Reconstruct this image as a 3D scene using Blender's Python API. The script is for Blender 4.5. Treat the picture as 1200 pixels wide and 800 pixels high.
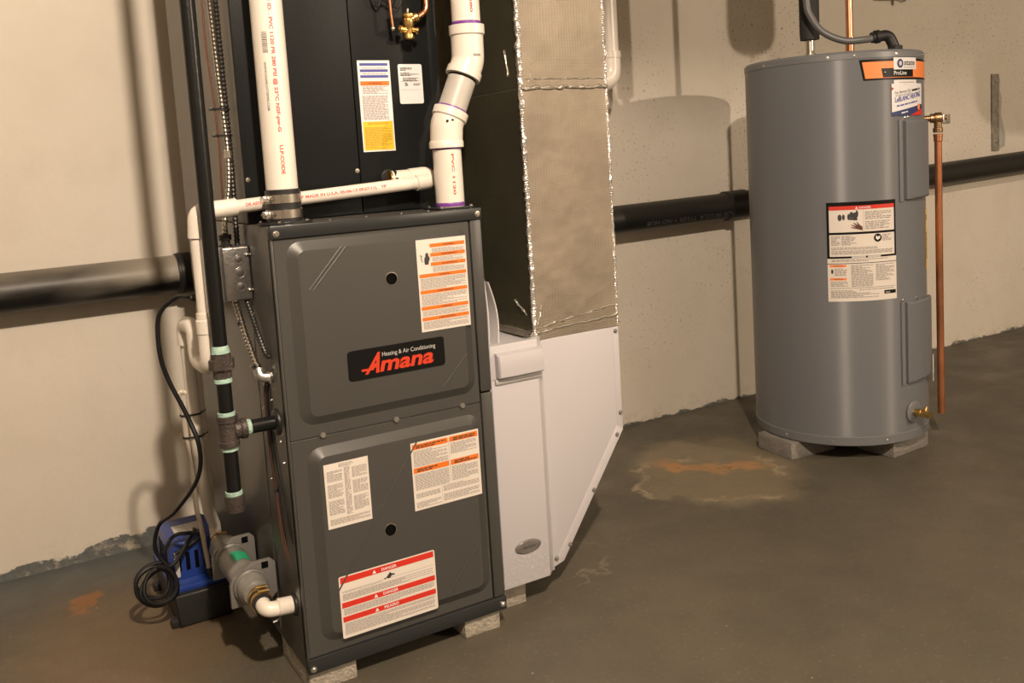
import bpy, bmesh, math, random
from mathutils import Vector, Matrix, noise

for o in list(bpy.data.objects):
    bpy.data.objects.remove(o, do_unlink=True)
scene = bpy.context.scene
COL = scene.collection
PI = math.pi

# ------------------------------------------------------------------ camera
CAM_POS = Vector((-0.47766, -1.70473, 1.02248))
YAW, PITCH, ROLL = math.radians(30.2354), math.radians(6.0757), math.radians(3.5382)
FOCAL_PX, CENTRE_Y = 1086.07, 298.78
fwd = Vector((math.sin(YAW)*math.cos(PITCH), math.cos(YAW)*math.cos(PITCH), -math.sin(PITCH)))
rt0 = Vector((math.cos(YAW), -math.sin(YAW), 0))
dn0 = fwd.cross(rt0)
rt = math.cos(ROLL)*rt0 + math.sin(ROLL)*dn0
dn = -math.sin(ROLL)*rt0 + math.cos(ROLL)*dn0
cam_data = bpy.data.cameras.new('camera')
cam = bpy.data.objects.new('camera', cam_data)
COL.objects.link(cam)
up = -dn
bk = -fwd
cam.matrix_world = Matrix(((rt.x, up.x, bk.x, CAM_POS.x), (rt.y, up.y, bk.y, CAM_POS.y),
                           (rt.z, up.z, bk.z, CAM_POS.z), (0, 0, 0, 1)))
cam_data.sensor_fit = 'HORIZONTAL'
cam_data.sensor_width = 36.0
cam_data.lens = 36.0*FOCAL_PX/1200.0
cam_data.shift_y = (CENTRE_Y - 400.0)/1200.0
cam_data.clip_start = 0.02
scene.camera = cam

# ------------------------------------------------------------------ world, lights, exposure
world = bpy.data.worlds.new('world')
scene.world = world
world.use_nodes = True
world.node_tree.nodes['Background'].inputs[0].default_value = (1.0, 0.85, 0.68, 1)
world.node_tree.nodes['Background'].inputs[1].default_value = 0.005
scene.view_settings.view_transform = 'Standard'
scene.view_settings.look = 'None'
scene.view_settings.gamma = 1.0
scene.view_settings.use_curve_mapping = False
scene.view_settings.exposure = 0.0


def bulb_light(name, loc, power, color, radius):
    d = bpy.data.lights.new(name, 'POINT')
    d.energy = power
    d.color = color
    d.shadow_soft_size = radius
    o = bpy.data.objects.new(name, d)
    o.location = loc
    COL.objects.link(o)
    return o


bulb_light('near_ceiling_bulb', (-0.20, -2.10, 2.55), 432, (1.0, 0.82, 0.65), 0.045)
bulb_light('far_ceiling_bulb', (3.55, -3.9, 2.14), 360, (1.0, 0.81, 0.62), 0.045)

# ------------------------------------------------------------------ materials
MATS = {}


def nodes_of(m):
    return m.node_tree.nodes, m.node_tree.links


def mat(name, col, rough=0.5, metal=0.0, bump=0.0, bscale=40.0, var=0.0, vscale=6.0, coat=0.0, spec=None, stretch=None):
    m = bpy.data.materials.new(name)
    m.use_nodes = True
    N, L = nodes_of(m)
    b = N['Principled BSDF']
    b.inputs['Base Color'].default_value = (*col, 1)
    b.inputs['Roughness'].default_value = rough
    b.inputs['Metallic'].default_value = metal
    if coat:
        b.inputs['Coat Weight'].default_value = coat
        b.inputs['Coat Roughness'].default_value = 0.15
    if spec is not None:
        b.inputs['Specular IOR Level'].default_value = spec
    geo = None
    if var or bump:
        geo = N.new('ShaderNodeNewGeometry').outputs['Position']
        if stretch:
            mp = N.new('ShaderNodeMapping')
            mp.inputs['Scale'].default_value = stretch
            L.new(geo, mp.inputs[0])
            geo = mp.outputs[0]
    if var:
        n = N.new('ShaderNodeTexNoise')
        n.inputs['Scale'].default_value = vscale
        n.inputs['Detail'].default_value = 6
        L.new(geo, n.inputs['Vector'])
        r = N.new('ShaderNodeMapRange')
        r.inputs[1].default_value = 0.3
        r.inputs[2].default_value = 0.7
        r.inputs[3].default_value = 1 - var
        r.inputs[4].default_value = 1 + var
        L.new(n.outputs[0], r.inputs[0])
        mx = N.new('ShaderNodeVectorMath')
        mx.operation = 'SCALE'
        mx.inputs[0].default_value = col
        L.new(r.outputs[0], mx.inputs['Scale'])
        L.new(mx.outputs[0], b.inputs['Base Color'])
    if bump:
        n = N.new('ShaderNodeTexNoise')
        n.inputs['Scale'].default_value = bscale
        n.inputs['Detail'].default_value = 4
        L.new(geo, n.inputs['Vector'])
        bp = N.new('ShaderNodeBump')
        bp.inputs['Strength'].default_value = bump
        bp.inputs['Distance'].default_value = 0.01
        L.new(n.outputs[0], bp.inputs['Height'])
        L.new(bp.outputs[0], b.inputs['Normal'])
    MATS[name] = m
    return m


mat('furnace_grey', (0.050, 0.049, 0.045), 0.38, 0.0, 0.05, 500, 0.05, 3)
mat('furnace_side', (0.058, 0.055, 0.049), 0.30, 0.0, 0.03, 400, 0.10, 4)
mat('furnace_trim', (0.020, 0.022, 0.022), 0.35, spec=0.35)
mat('gap_black', (0.003, 0.003, 0.003), 0.8, spec=0.05)
mat('coil_black', (0.0085, 0.0095, 0.0098), 0.42, 0, 0.04, 300, 0.08, 5, spec=0.18)
mat('coil_side', (0.20, 0.19, 0.17), 0.42, 0.3, 0.03, 200, 0.08, 5)
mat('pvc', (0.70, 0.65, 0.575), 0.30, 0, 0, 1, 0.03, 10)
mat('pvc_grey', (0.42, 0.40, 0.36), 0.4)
mat('primer', (0.16, 0.04, 0.26), 0.4)
mat('steel', (0.62, 0.58, 0.52), 0.26, 1.0)
mat('zinc', (0.55, 0.54, 0.52), 0.34, 0.9, 0.1, 150, 0.15, 25)
mat('screw', (0.70, 0.68, 0.64), 0.25, 1.0)
mat('brass', (0.62, 0.42, 0.16), 0.32, 1.0, 0.15, 80)
mat('bronze', (0.30, 0.19, 0.10), 0.38, 0.9, 0.2, 80, 0.25, 60)
mat('strap_paint', (0.25, 0.225, 0.18), 0.6, 0, 0.3, 90, 0.25, 40)
mat('bolt_grey', (0.20, 0.19, 0.165), 0.4, 0.4)
mat('badge_silver', (0.24, 0.225, 0.21), 0.35, 0.6)
mat('copper', (0.72, 0.33, 0.18), 0.28, 1.0, 0, 1, 0.2, 14)
mat('copper_old', (0.42, 0.17, 0.08), 0.42, 0.85, 0.05, 60, 0.3, 9)
mat('rubber', (0.012, 0.012, 0.012), 0.45)
mat('foam', (0.016, 0.016, 0.016), 0.75, 0, 0.2, 120)
mat('iron_pipe', (0.007, 0.0075, 0.007), 0.30, 0.0, 0.05, 80, spec=0.3)
mat('iron_fitting', (0.060, 0.048, 0.042), 0.45, 0.3, 0.3, 180, 0.2, 40)
mat('pipe_dope', (0.30, 0.45, 0.38), 0.6, 0, 0.4, 120)
mat('heater_grey', (0.140, 0.145, 0.155), 0.46, 0.0, 0.02, 300, 0.02, 2)
_b = MATS['heater_grey'].node_tree.nodes['Principled BSDF']
_b.inputs['Anisotropic'].default_value = 1.0
_b.inputs['Anisotropic Rotation'].default_value = 0.25
_t = MATS['heater_grey'].node_tree.nodes.new('ShaderNodeTangent')
_t.direction_type = 'RADIAL'
_t.axis = 'Z'
MATS['heater_grey'].node_tree.links.new(_t.outputs[0], _b.inputs['Tangent'])
mat('heater_trim', (0.145, 0.15, 0.156), 0.34)
mat('white_metal', (0.455, 0.44, 0.46), 0.38, 0, 0.01, 300, 0.015, 4)
mat('white_door', (0.455, 0.44, 0.46), 0.32, 0, 0.01, 300)
mat('white_shadow', (0.40, 0.385, 0.385), 0.4)  # darkened copy of the door white, shade put into the colour
mat('paper', (0.64, 0.59, 0.53), 0.5)
mat('paper_white', (0.68, 0.66, 0.66), 0.45)
mat('ink', (0.30, 0.27, 0.25), 0.6)
mat('ink_dark', (0.03, 0.03, 0.03), 0.5)
mat('orange', (0.66, 0.15, 0.008), 0.45)
mat('orange_heater', (0.80, 0.23, 0.06), 0.45)
mat('red', (0.55, 0.026, 0.014), 0.45)
mat('blue_print', (0.06, 0.07, 0.30), 0.5)
mat('navy', (0.02, 0.03, 0.12), 0.5)
mat('yellow', (0.72, 0.47, 0.02), 0.5)
mat('yellow_ink', (0.45, 0.28, 0.02), 0.6)
mat('badge_black', (0.005, 0.005, 0.005), 0.35, spec=0.2)
mat('logo_red', (0.52, 0.038, 0.012), 0.4)
mat('logo_silver', (0.55, 0.54, 0.52), 0.35, 0.2)
mat('pipe_red_ink', (0.62, 0.07, 0.06), 0.5)
mat('pipe_grey_ink', (0.13, 0.12, 0.11), 0.5)
mat('pump_blue', (0.010, 0.038, 0.22), 0.35)
mat('pump_black', (0.010, 0.010, 0.010), 0.5, 0, 0.1, 60)
mat('pump_sticker', (0.55, 0.52, 0.46), 0.5)
mat('cord_black', (0.006, 0.006, 0.007), 0.42, spec=0.35)
mat('conduit_dark', (0.035, 0.032, 0.03), 0.4, 0.5)
mat('box_zinc', (0.30, 0.29, 0.28), 0.30, 0.9, 0.1, 150, 0.2, 25)
mat('box_zinc_dark', (0.17, 0.165, 0.16), 0.35, 0.9)
mat('conduit_grey', (0.10, 0.10, 0.10), 0.4)
mat('wire_brown', (0.10, 0.035, 0.02), 0.5)
mat('wire_red', (0.075, 0.035, 0.024), 0.5)
mat('clear_tube', (0.50, 0.44, 0.36), 0.25)
mat('neutralizer_plastic', (0.20, 0.195, 0.175), 0.30, 0, 0.15, 60, 0.2, 30)
mat('flange_plastic', (0.15, 0.145, 0.135), 0.4)
mat('green_label', (0.02, 0.36, 0.17), 0.45)
mat('concrete_block', (0.30, 0.27, 0.22), 0.9, 0, 0.6, 140, 0.15, 45)
mat('concrete_dark', (0.19, 0.175, 0.155), 0.9, 0, 0.5, 120, 0.12, 40)
mat('sticker_tag', (0.72, 0.70, 0.66), 0.5)
mat('tank_paint', (0.35, 0.34, 0.32), 0.4)
mat('bare_concrete', (0.24, 0.215, 0.18), 0.85, 0, 0.3, 30, 0.15, 3)
mat('ceiling_paint', (0.20, 0.17, 0.13), 0.8, 0, 0.2, 30)


# --- foil duct wrap: reinforced foil with a fine scrim grid
def foil_material(name, col, rough, crumple):
    m = bpy.data.materials.new(name)
    m.use_nodes = True
    N, L = nodes_of(m)
    b = N['Principled BSDF']
    b.inputs['Metallic'].default_value = 0.85
    b.inputs['Roughness'].default_value = rough
    pos = N.new('ShaderNodeNewGeometry').outputs['Position']
    sep = N.new('ShaderNodeSeparateXYZ')
    L.new(pos, sep.inputs[0])

    def wave(sock, k):
        a = N.new('ShaderNodeMath'); a.operation = 'MULTIPLY'; a.inputs[1].default_value = k
        L.new(sock, a.inputs[0])
        s = N.new('ShaderNodeMath'); s.operation = 'SINE'
        L.new(a.outputs[0], s.inputs[0])
        p = N.new('ShaderNodeMath'); p.operation = 'POWER'
        ab = N.new('ShaderNodeMath'); ab.operation = 'ABSOLUTE'
        L.new(s.outputs[0], ab.inputs[0])
        L.new(ab.outputs[0], p.inputs[0]); p.inputs[1].default_value = 6
        return p.outputs[0]
    ax = N.new('ShaderNodeMath'); ax.operation = 'ADD'
    L.new(sep.outputs['X'], ax.inputs[0]); L.new(sep.outputs['Y'], ax.inputs[1])
    wx = wave(ax.outputs[0], PI/0.0075)
    wz = wave(sep.outputs['Z'], PI/0.0050)
    mxg = N.new('ShaderNodeMath'); mxg.operation = 'MAXIMUM'
    L.new(wx, mxg.inputs[0]); L.new(wz, mxg.inputs[1])
    n1 = N.new('ShaderNodeTexNoise'); n1.inputs['Scale'].default_value = 260; n1.inputs['Detail'].default_value = 3
    L.new(pos, n1.inputs['Vector'])
    n2 = N.new('ShaderNodeTexNoise'); n2.inputs['Scale'].default_value = 9; n2.inputs['Detail'].default_value = 8
    L.new(pos, n2.inputs['Vector'])
    ramp = N.new('ShaderNodeMapRange')
    ramp.inputs[1].default_value = 0.3; ramp.inputs[2].default_value = 0.7
    ramp.inputs[3].default_value = 0.86; ramp.inputs[4].default_value = 1.12
    L.new(n2.outputs[0], ramp.inputs[0])
    gm = N.new('ShaderNodeMath'); gm.operation = 'MULTIPLY_ADD'
    L.new(mxg.outputs[0], gm.inputs[0]); gm.inputs[1].default_value = -0.07
    L.new(ramp.outputs[0], gm.inputs[2])
    sc = N.new('ShaderNodeVectorMath'); sc.operation = 'SCALE'; sc.inputs[0].default_value = col
    L.new(gm.outputs[0], sc.inputs['Scale'])
    L.new(sc.outputs[0], b.inputs['Base Color'])
    h = N.new('ShaderNodeMath'); h.operation = 'MULTIPLY_ADD'
    L.new(n1.outputs[0], h.inputs[0]); h.inputs[1].default_value = 0.8
    L.new(mxg.outputs[0], h.inputs[2])
    bp = N.new('ShaderNodeBump'); bp.inputs['Strength'].default_value = crumple; bp.inputs['Distance'].default_value = 0.0012
    L.new(h.outputs[0], bp.inputs['Height'])
    n3 = N.new('ShaderNodeTexVoronoi'); n3.inputs['Scale'].default_value = 38
    L.new(pos, n3.inputs['Vector'])
    bp2 = N.new('ShaderNodeBump'); bp2.inputs['Strength'].default_value = crumple*0.6; bp2.inputs['Distance'].default_value = 0.004
    L.new(n3.outputs['Distance'], bp2.inputs['Height'])
    L.new(bp.outputs[0], bp2.inputs['Normal'])
    L.new(bp2.outputs[0], b.inputs['Normal'])
    MATS[name] = m


foil_material('foil', (0.32, 0.275, 0.215), 0.58, 0.30)
foil_material('foil_tape', (0.36, 0.33, 0.28), 0.50, 0.5)
foil_material('foil_bright', (0.92, 0.90, 0.86), 0.16, 0.8)
foil_material('foil_side', (0.34, 0.32, 0.22), 0.10, 0.03)


# --- painted block wall with specks, scuffs and a peeling foot
def wall_material():
    m = bpy.data.materials.new('wall_paint')
    m.use_nodes = True
    N, L = nodes_of(m)
    b = N['Principled BSDF']
    b.inputs['Roughness'].default_value = 0.62
    pos = N.new('ShaderNodeNewGeometry').outputs['Position']
    sep = N.new('ShaderNodeSeparateXYZ'); L.new(pos, sep.inputs[0])

    def tex(scale, detail=5, rough=0.55, mapping=None):
        n = N.new('ShaderNodeTexNoise')
        n.inputs['Scale'].default_value = scale; n.inputs['Detail'].default_value = detail
        n.inputs['Roughness'].default_value = rough
        if mapping:
            mp = N.new('ShaderNodeMapping'); mp.inputs['Scale'].default_value = mapping
            L.new(pos, mp.inputs[0]); L.new(mp.outputs[0], n.inputs['Vector'])
        else:
            L.new(pos, n.inputs['Vector'])
        return n.outputs[0]

    def rng(s, a, c, d, e):
        r = N.new('ShaderNodeMapRange')
        for k, val in zip((1, 2, 3, 4), (a, c, d, e)):
            r.inputs[k].default_value = val
        L.new(s, r.inputs[0])
        return r.outputs[0]

    def mix(f, c1, c2):
        x = N.new('ShaderNodeMix'); x.data_type = 'RGBA'
        for sock, c in ((x.inputs[6], c1), (x.inputs[7], c2)):
            if isinstance(c, tuple):
                sock.default_value = (*c, 1)
            else:
                L.new(c, sock)
        L.new(f, x.inputs[0])
        return x.outputs[2]

    def math_(op, a, c):
        x = N.new('ShaderNodeMath'); x.operation = op
        for s, val in ((x.inputs[0], a), (x.inputs[1], c)):
            if isinstance(val, (int, float)):
                s.default_value = val
            else:
                L.new(val, s)
        return x.outputs[0]
    c = mix(rng(tex(1.6, 6), 0.35, 0.65, 0, 1), (0.60, 0.545, 0.46), (0.66, 0.605, 0.52))
    c = mix(rng(tex(7, 6), 0.5, 0.75, 0, 0.35), c, (0.54, 0.48, 0.39))
    # specks and scuffs where the wall has pock marks, mostly towards the heater side
    area = rng(sep.outputs['X'], 0.8, 2.0, 0.0, 1.0)
    sp = rng(tex(85, 3, 0.6), 0.615, 0.655, 0, 0.85)
    sp = math_('MULTIPLY', sp, rng(tex(2.3, 3), 0.44, 0.60, 0, 1))
    sp = math_('MULTIPLY', sp, math_('MAXIMUM', area, 0.05))
    c = mix(sp, c, (0.16, 0.12, 0.085))
    sc_ = math_('MULTIPLY', rng(tex(16, 6, 0.7, (1.0, 1, 0.35)), 0.66, 0.74, 0, 0.5), rng(tex(1.1, 2), 0.48, 0.6, 0, 1))
    c = mix(sc_, c, (0.36, 0.30, 0.22))
    # paint missing at the foot: grey floor paint climbs on the left, chips on the right
    nz = tex(13, 6, 0.7, (0.55, 1, 1))
    climb = math_('MINIMUM', rng(sep.outputs['X'], 0.0, 0.6, 0.045, 0.008), rng(sep.outputs['X'], -0.55, -0.12, 0.010, 0.046))
    lim = math_('ADD', climb, math_('MULTIPLY', math_('SUBTRACT', nz, 0.5), 0.10))
    low = rng(math_('SUBTRACT', lim, sep.outputs['Z']), -0.001, 0.002, 0, 1)
    chip_c = mix(rng(tex(60, 3), 0.4, 0.6, 0, 1), (0.095, 0.102, 0.098), (0.125, 0.13, 0.122))
    c = mix(low, c, chip_c)
    dirt = math_('MULTIPLY', rng(sep.outputs['Z'], 0.0, 0.09, 1, 0), rng(tex(20, 6, 0.7), 0.52, 0.62, 0, 0.8))
    c = mix(dirt, c, (0.50, 0.44, 0.34))
    L.new(c, b.inputs['Base Color'])
    bp = N.new('ShaderNodeBump'); bp.inputs['Strength'].default_value = 0.25; bp.inputs['Distance'].default_value = 0.006
    L.new(math_('SUBTRACT', tex(22, 8, 0.6), math_('MULTIPLY', low, 0.7)), bp.inputs['Height'])
    L.new(bp.outputs[0], b.inputs['Normal'])
    MATS['wall_paint'] = m


wall_material()


# --- painted concrete floor with rust stain and mineral crust
def floor_material():
    m = bpy.data.materials.new('floor_concrete')
    m.use_nodes = True
    N, L = nodes_of(m)
    b = N['Principled BSDF']
    b.inputs['Roughness'].default_value = 0.55
    pos = N.new('ShaderNodeNewGeometry').outputs['Position']
    sep = N.new('ShaderNodeSeparateXYZ'); L.new(pos, sep.inputs[0])

    def tex(scale, detail=5, rough=0.55):
        n = N.new('ShaderNodeTexNoise')
        n.inputs['Scale'].default_value = scale; n.inputs['Detail'].default_value = detail
        n.inputs['Roughness'].default_value = rough
        L.new(pos, n.inputs['Vector'])
        return n

    def rng(s, a, c, d, e):
        r = N.new('ShaderNodeMapRange')
        for k, val in zip((1, 2, 3, 4), (a, c, d, e)):
            r.inputs[k].default_value = val
        L.new(s, r.inputs[0])
        return r.outputs[0]

    def mix(f, c1, c2):
        x = N.new('ShaderNodeMix'); x.data_type = 'RGBA'
        for sock, c in ((x.inputs[6], c1), (x.inputs[7], c2)):
            if isinstance(c, tuple):
                sock.default_value = (*c, 1)
            else:
                L.new(c, sock)
        L.new(f, x.inputs[0])
        return x.outputs[2]

    def mul(a, c):
        x = N.new('ShaderNodeMath'); x.operation = 'MULTIPLY'
        L.new(a, x.inputs[0])
        if isinstance(c, (int, float)):
            x.inputs[1].default_value = c
        else:
            L.new(c, x.inputs[1])
        return x.outputs[0]
    # warped coordinates for irregular stain outlines
    wn = tex(6, 6, 0.65)
    sub = N.new('ShaderNodeVectorMath'); sub.operation = 'SUBTRACT'; sub.inputs[1].default_value = (0.5, 0.5, 0.5)
    L.new(wn.outputs['Color'], sub.inputs[0])
    scl = N.new('ShaderNodeVectorMath'); scl.operation = 'SCALE'; scl.inputs['Scale'].default_value = 0.34
    L.new(sub.outputs[0], scl.inputs[0])
    wp = N.new('ShaderNodeVectorMath'); wp.operation = 'ADD'
    L.new(pos, wp.inputs[0]); L.new(scl.outputs[0], wp.inputs[1])

    def blob(x, y, ang, a, c, warp=True):
        mp = N.new('ShaderNodeMapping'); mp.vector_type = 'TEXTURE'
        mp.inputs['Location'].default_value = (x, y, 0)
        mp.inputs['Rotation'].default_value = (0, 0, math.radians(ang))
        mp.inputs['Scale'].default_value = (a, c, 1000)
        L.new(wp.outputs[0] if warp else pos, mp.inputs[0])
        ln = N.new('ShaderNodeVectorMath'); ln.operation = 'LENGTH'
        L.new(mp.outputs[0], ln.inputs[0])
        return ln.outputs['Value']
    c = mix(rng(tex(1.8, 6).outputs[0], 0.35, 0.65, 0, 1), (0.079, 0.069, 0.049), (0.101, 0.087, 0.062))
    c = mix(rng(tex(9, 7, 0.6).outputs[0], 0.45, 0.75, 0, 0.6), c, (0.068, 0.061, 0.046))
    c = mix(rng(tex(90, 2).outputs[0], 0.62, 0.70, 0, 0.35), c, (0.20, 0.19, 0.165))
    # bluish grey floor paint along the left wall, rusty wash near the pump
    c = mix(mul(rng(sep.outputs['Y'], 0.72, 0.95, 0, 1), rng(sep.outputs['X'], 0.2, 0.0, 0, 0.9)), c, (0.088, 0.096, 0.094))
    c = mix(mul(rng(blob(-0.28, 0.45, 0, 0.30, 0.42), 0.5, 1.0, 1, 0), 0.35), c, (0.20, 0.115, 0.05))
    c = mix(mul(rng(blob(-0.33, 0.74, 0, 0.03, 0.07), 0.5, 1.0, 1, 0), 0.6), c, (0.30, 0.12, 0.03))
    # damp yellowish wash, crust and rust in front of the heater
    c = mix(mul(rng(blob(1.48, 0.45, -28, 0.30, 0.36), 0.75, 1.0, 1, 0), 0.40), c, (0.27, 0.215, 0.13))
    rust = mul(rng(blob(1.49, 0.47, -47, 0.20, 0.050), 0.55, 1.1, 1, 0), rng(tex(14, 6, 0.7).outputs[0], 0.3, 0.55, 0.35, 1))
    c = mix(mul(rust, 0.55), c, (0.46, 0.215, 0.065))
    dark = mul(rng(blob(1.50, 0.45, -47, 0.10, 0.02), 0.4, 1.0, 1, 0), rng(tex(40, 4, 0.7).outputs[0], 0.5, 0.62, 0, 0.9))
    c = mix(dark, c, (0.13, 0.05, 0.02))
    ring = rng(blob(1.42, 0.40, -40, 0.255, 0.19), 0.86, 0.93, 0, 1)
    ring = mul(ring, rng(blob(1.42, 0.40, -40, 0.255, 0.19), 0.95, 1.06, 1, 0))
    ring = mul(ring, rng(tex(5, 4, 0.6).outputs[0], 0.44, 0.60, 0, 1))
    c = mix(mul(ring, 0.42), c, (0.52, 0.42, 0.27))
    # pale mineral line and damp patch by the return boot
    r2b = blob(0.66, 0.20, 0, 0.20, 0.15)
    r2 = mul(mul(rng(r2b, 0.88, 0.95, 0, 1), rng(r2b, 0.96, 1.03, 1, 0)), rng(tex(7, 3).outputs[0], 0.45, 0.58, 0, 1))
    c = mix(mul(r2, 0.3), c, (0.30, 0.27, 0.20))
    # little pale crumbs
    vo = N.new('ShaderNodeTexVoronoi'); vo.inputs['Scale'].default_value = 11
    L.new(pos, vo.inputs['Vector'])
    c = mix(rng(vo.outputs['Distance'], 0.015, 0.028, 0.8, 0), c, (0.55, 0.52, 0.45))
    L.new(c, b.inputs['Base Color'])
    L.new(rng(tex(5, 5).outputs[0], 0.35, 0.65, 0.42, 0.68), b.inputs['Roughness'])
    bp = N.new('ShaderNodeBump'); bp.inputs['Strength'].default_value = 0.22; bp.inputs['Distance'].default_value = 0.006
    L.new(tex(30, 8, 0.6).outputs[0], bp.inputs['Height'])
    L.new(bp.outputs[0], b.inputs['Normal'])
    MATS['floor_concrete'] = m


floor_material()


# --- cast-iron drain pipe: black, beige towards the top and whitish overspray on the left stretch
def drain_material():
    m = bpy.data.materials.new('cast_iron')
    m.use_nodes = True
    N, L = nodes_of(m)
    b = N['Principled BSDF']
    b.inputs['Roughness'].default_value = 0.42
    b.inputs['Specular IOR Level'].default_value = 0.3
    pos = N.new('ShaderNodeNewGeometry').outputs['Position']
    sep = N.new('ShaderNodeSeparateXYZ'); L.new(pos, sep.inputs[0])
    n = N.new('ShaderNodeTexNoise'); n.inputs['Scale'].default_value = 9; n.inputs['Detail'].default_value = 7
    mp = N.new('ShaderNodeMapping'); mp.inputs['Scale'].default_value = (0.35, 1, 1.6)
    L.new(pos, mp.inputs[0]); L.new(mp.outputs[0], n.inputs['Vector'])

    def rng(s, a, c, d, e):
        r = N.new('ShaderNodeMapRange')
        for k, val in zip((1, 2, 3, 4), (a, c, d, e)):
            r.inputs[k].default_value = val
        L.new(s, r.inputs[0])
        return r.outputs[0]

    def mth(op, a, c):
        x = N.new('ShaderNodeMath'); x.operation = op
        for s, val in ((x.inputs[0], a), (x.inputs[1], c)):
            if isinstance(val, (int, float)):
                s.default_value = val
            else:
                L.new(val, s)
        return x.outputs[0]
    # left stretch: beige towards the top, whitish overspray near the coupling
    left = rng(sep.outputs['X'], 0.1, 0.4, 1, 0.10)
    top = rng(mth('ADD', sep.outputs['Z'], mth('MULTIPLY', n.outputs[0], 0.09)), 0.800, 0.850, 0, 1)
    end = mth('MULTIPLY', rng(sep.outputs['X'], -0.32, -0.08, 0, 1), rng(sep.outputs['X'], 0.1, 0.2, 1, 0))
    end = mth('MULTIPLY', end, rng(mth('ADD', sep.outputs['Z'], mth('MULTIPLY', n.outputs[0], 0.13)), 0.785, 0.825, 0, 1))
    f = mth('MULTIPLY', mth('MAXIMUM', mth('MULTIPLY', top, 0.55), mth('MULTIPLY', end, 1.0)), left)
    x = N.new('ShaderNodeMix'); x.data_type = 'RGBA'
    x.inputs[6].default_value = (0.008, 0.008, 0.0075, 1); x.inputs[7].default_value = (0.27, 0.24, 0.195, 1)
    L.new(f, x.inputs[0])
    L.new(x.outputs[2], b.inputs['Base Color'])
    bp = N.new('ShaderNodeBump'); bp.inputs['Strength'].default_value = 0.15; bp.inputs['Distance'].default_value = 0.004
    n2 = N.new('ShaderNodeTexNoise'); n2.inputs['Scale'].default_value = 45; n2.inputs['Detail'].default_value = 5
    L.new(pos, n2.inputs['Vector']); L.new(n2.outputs[0], bp.inputs['Height']); L.new(bp.outputs[0], b.inputs['Normal'])
    MATS['cast_iron'] = m


drain_material()


# ------------------------------------------------------------------ mesh helpers
def root_of(o):
    while o.parent:
        o = o.parent
    return o


def thing(name, label, cat, loc=(0, 0, 0), group=None):
    o = bpy.data.objects.new(name, None)
    o.empty_display_size = 0.05
    COL.objects.link(o)
    o.location = loc
    tag(o, label, cat, group)
    return o


def tag(o, label=None, cat=None, group=None, kind=None):
    if label: o['label'] = label
    if cat: o['category'] = cat
    if group: o['group'] = group
    if kind: o['kind'] = kind
    return o


def fillet(pts, rad, n=8):
    """polyline with rounded corners"""
    pts = [Vector(p) for p in pts]
    out = [pts[0]]
    for i in range(1, len(pts)-1):
        a, p, c = pts[i-1], pts[i], pts[i+1]
        d1, d2 = (a-p), (c-p)
        l1, l2 = d1.length, d2.length
        d1.normalize(); d2.normalize()
        ang = d1.angle(d2)
        if ang > PI-0.02:
            out.append(p); continue
        r = rad[i] if isinstance(rad, dict) else rad
        t = min(r/math.tan(ang/2), l1*0.49, l2*0.49)
        p1, p2 = p+d1*t, p+d2*t
        for k in range(n+1):
            s = k/n
            out.append((1-s)**2*p1 + 2*s*(1-s)*p + s*s*p2)
    out.append(pts[-1])
    return out


def spline(pts, n=8):
    """Catmull-Rom through the points"""
    P = [Vector(p) for p in pts]
    P = [P[0]*2-P[1]] + P + [P[-1]*2-P[-2]]
    out = []
    for i in range(1, len(P)-2):
        for k in range(n):
            t = k/n
            a, b_, c, d = P[i-1], P[i], P[i+1], P[i+2]
            out.append(0.5*((2*b_)+(c-a)*t+(2*a-5*b_+4*c-d)*t*t+(3*b_-a-3*c+d)*t**3))
    out.append(P[-2])
    return out


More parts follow.
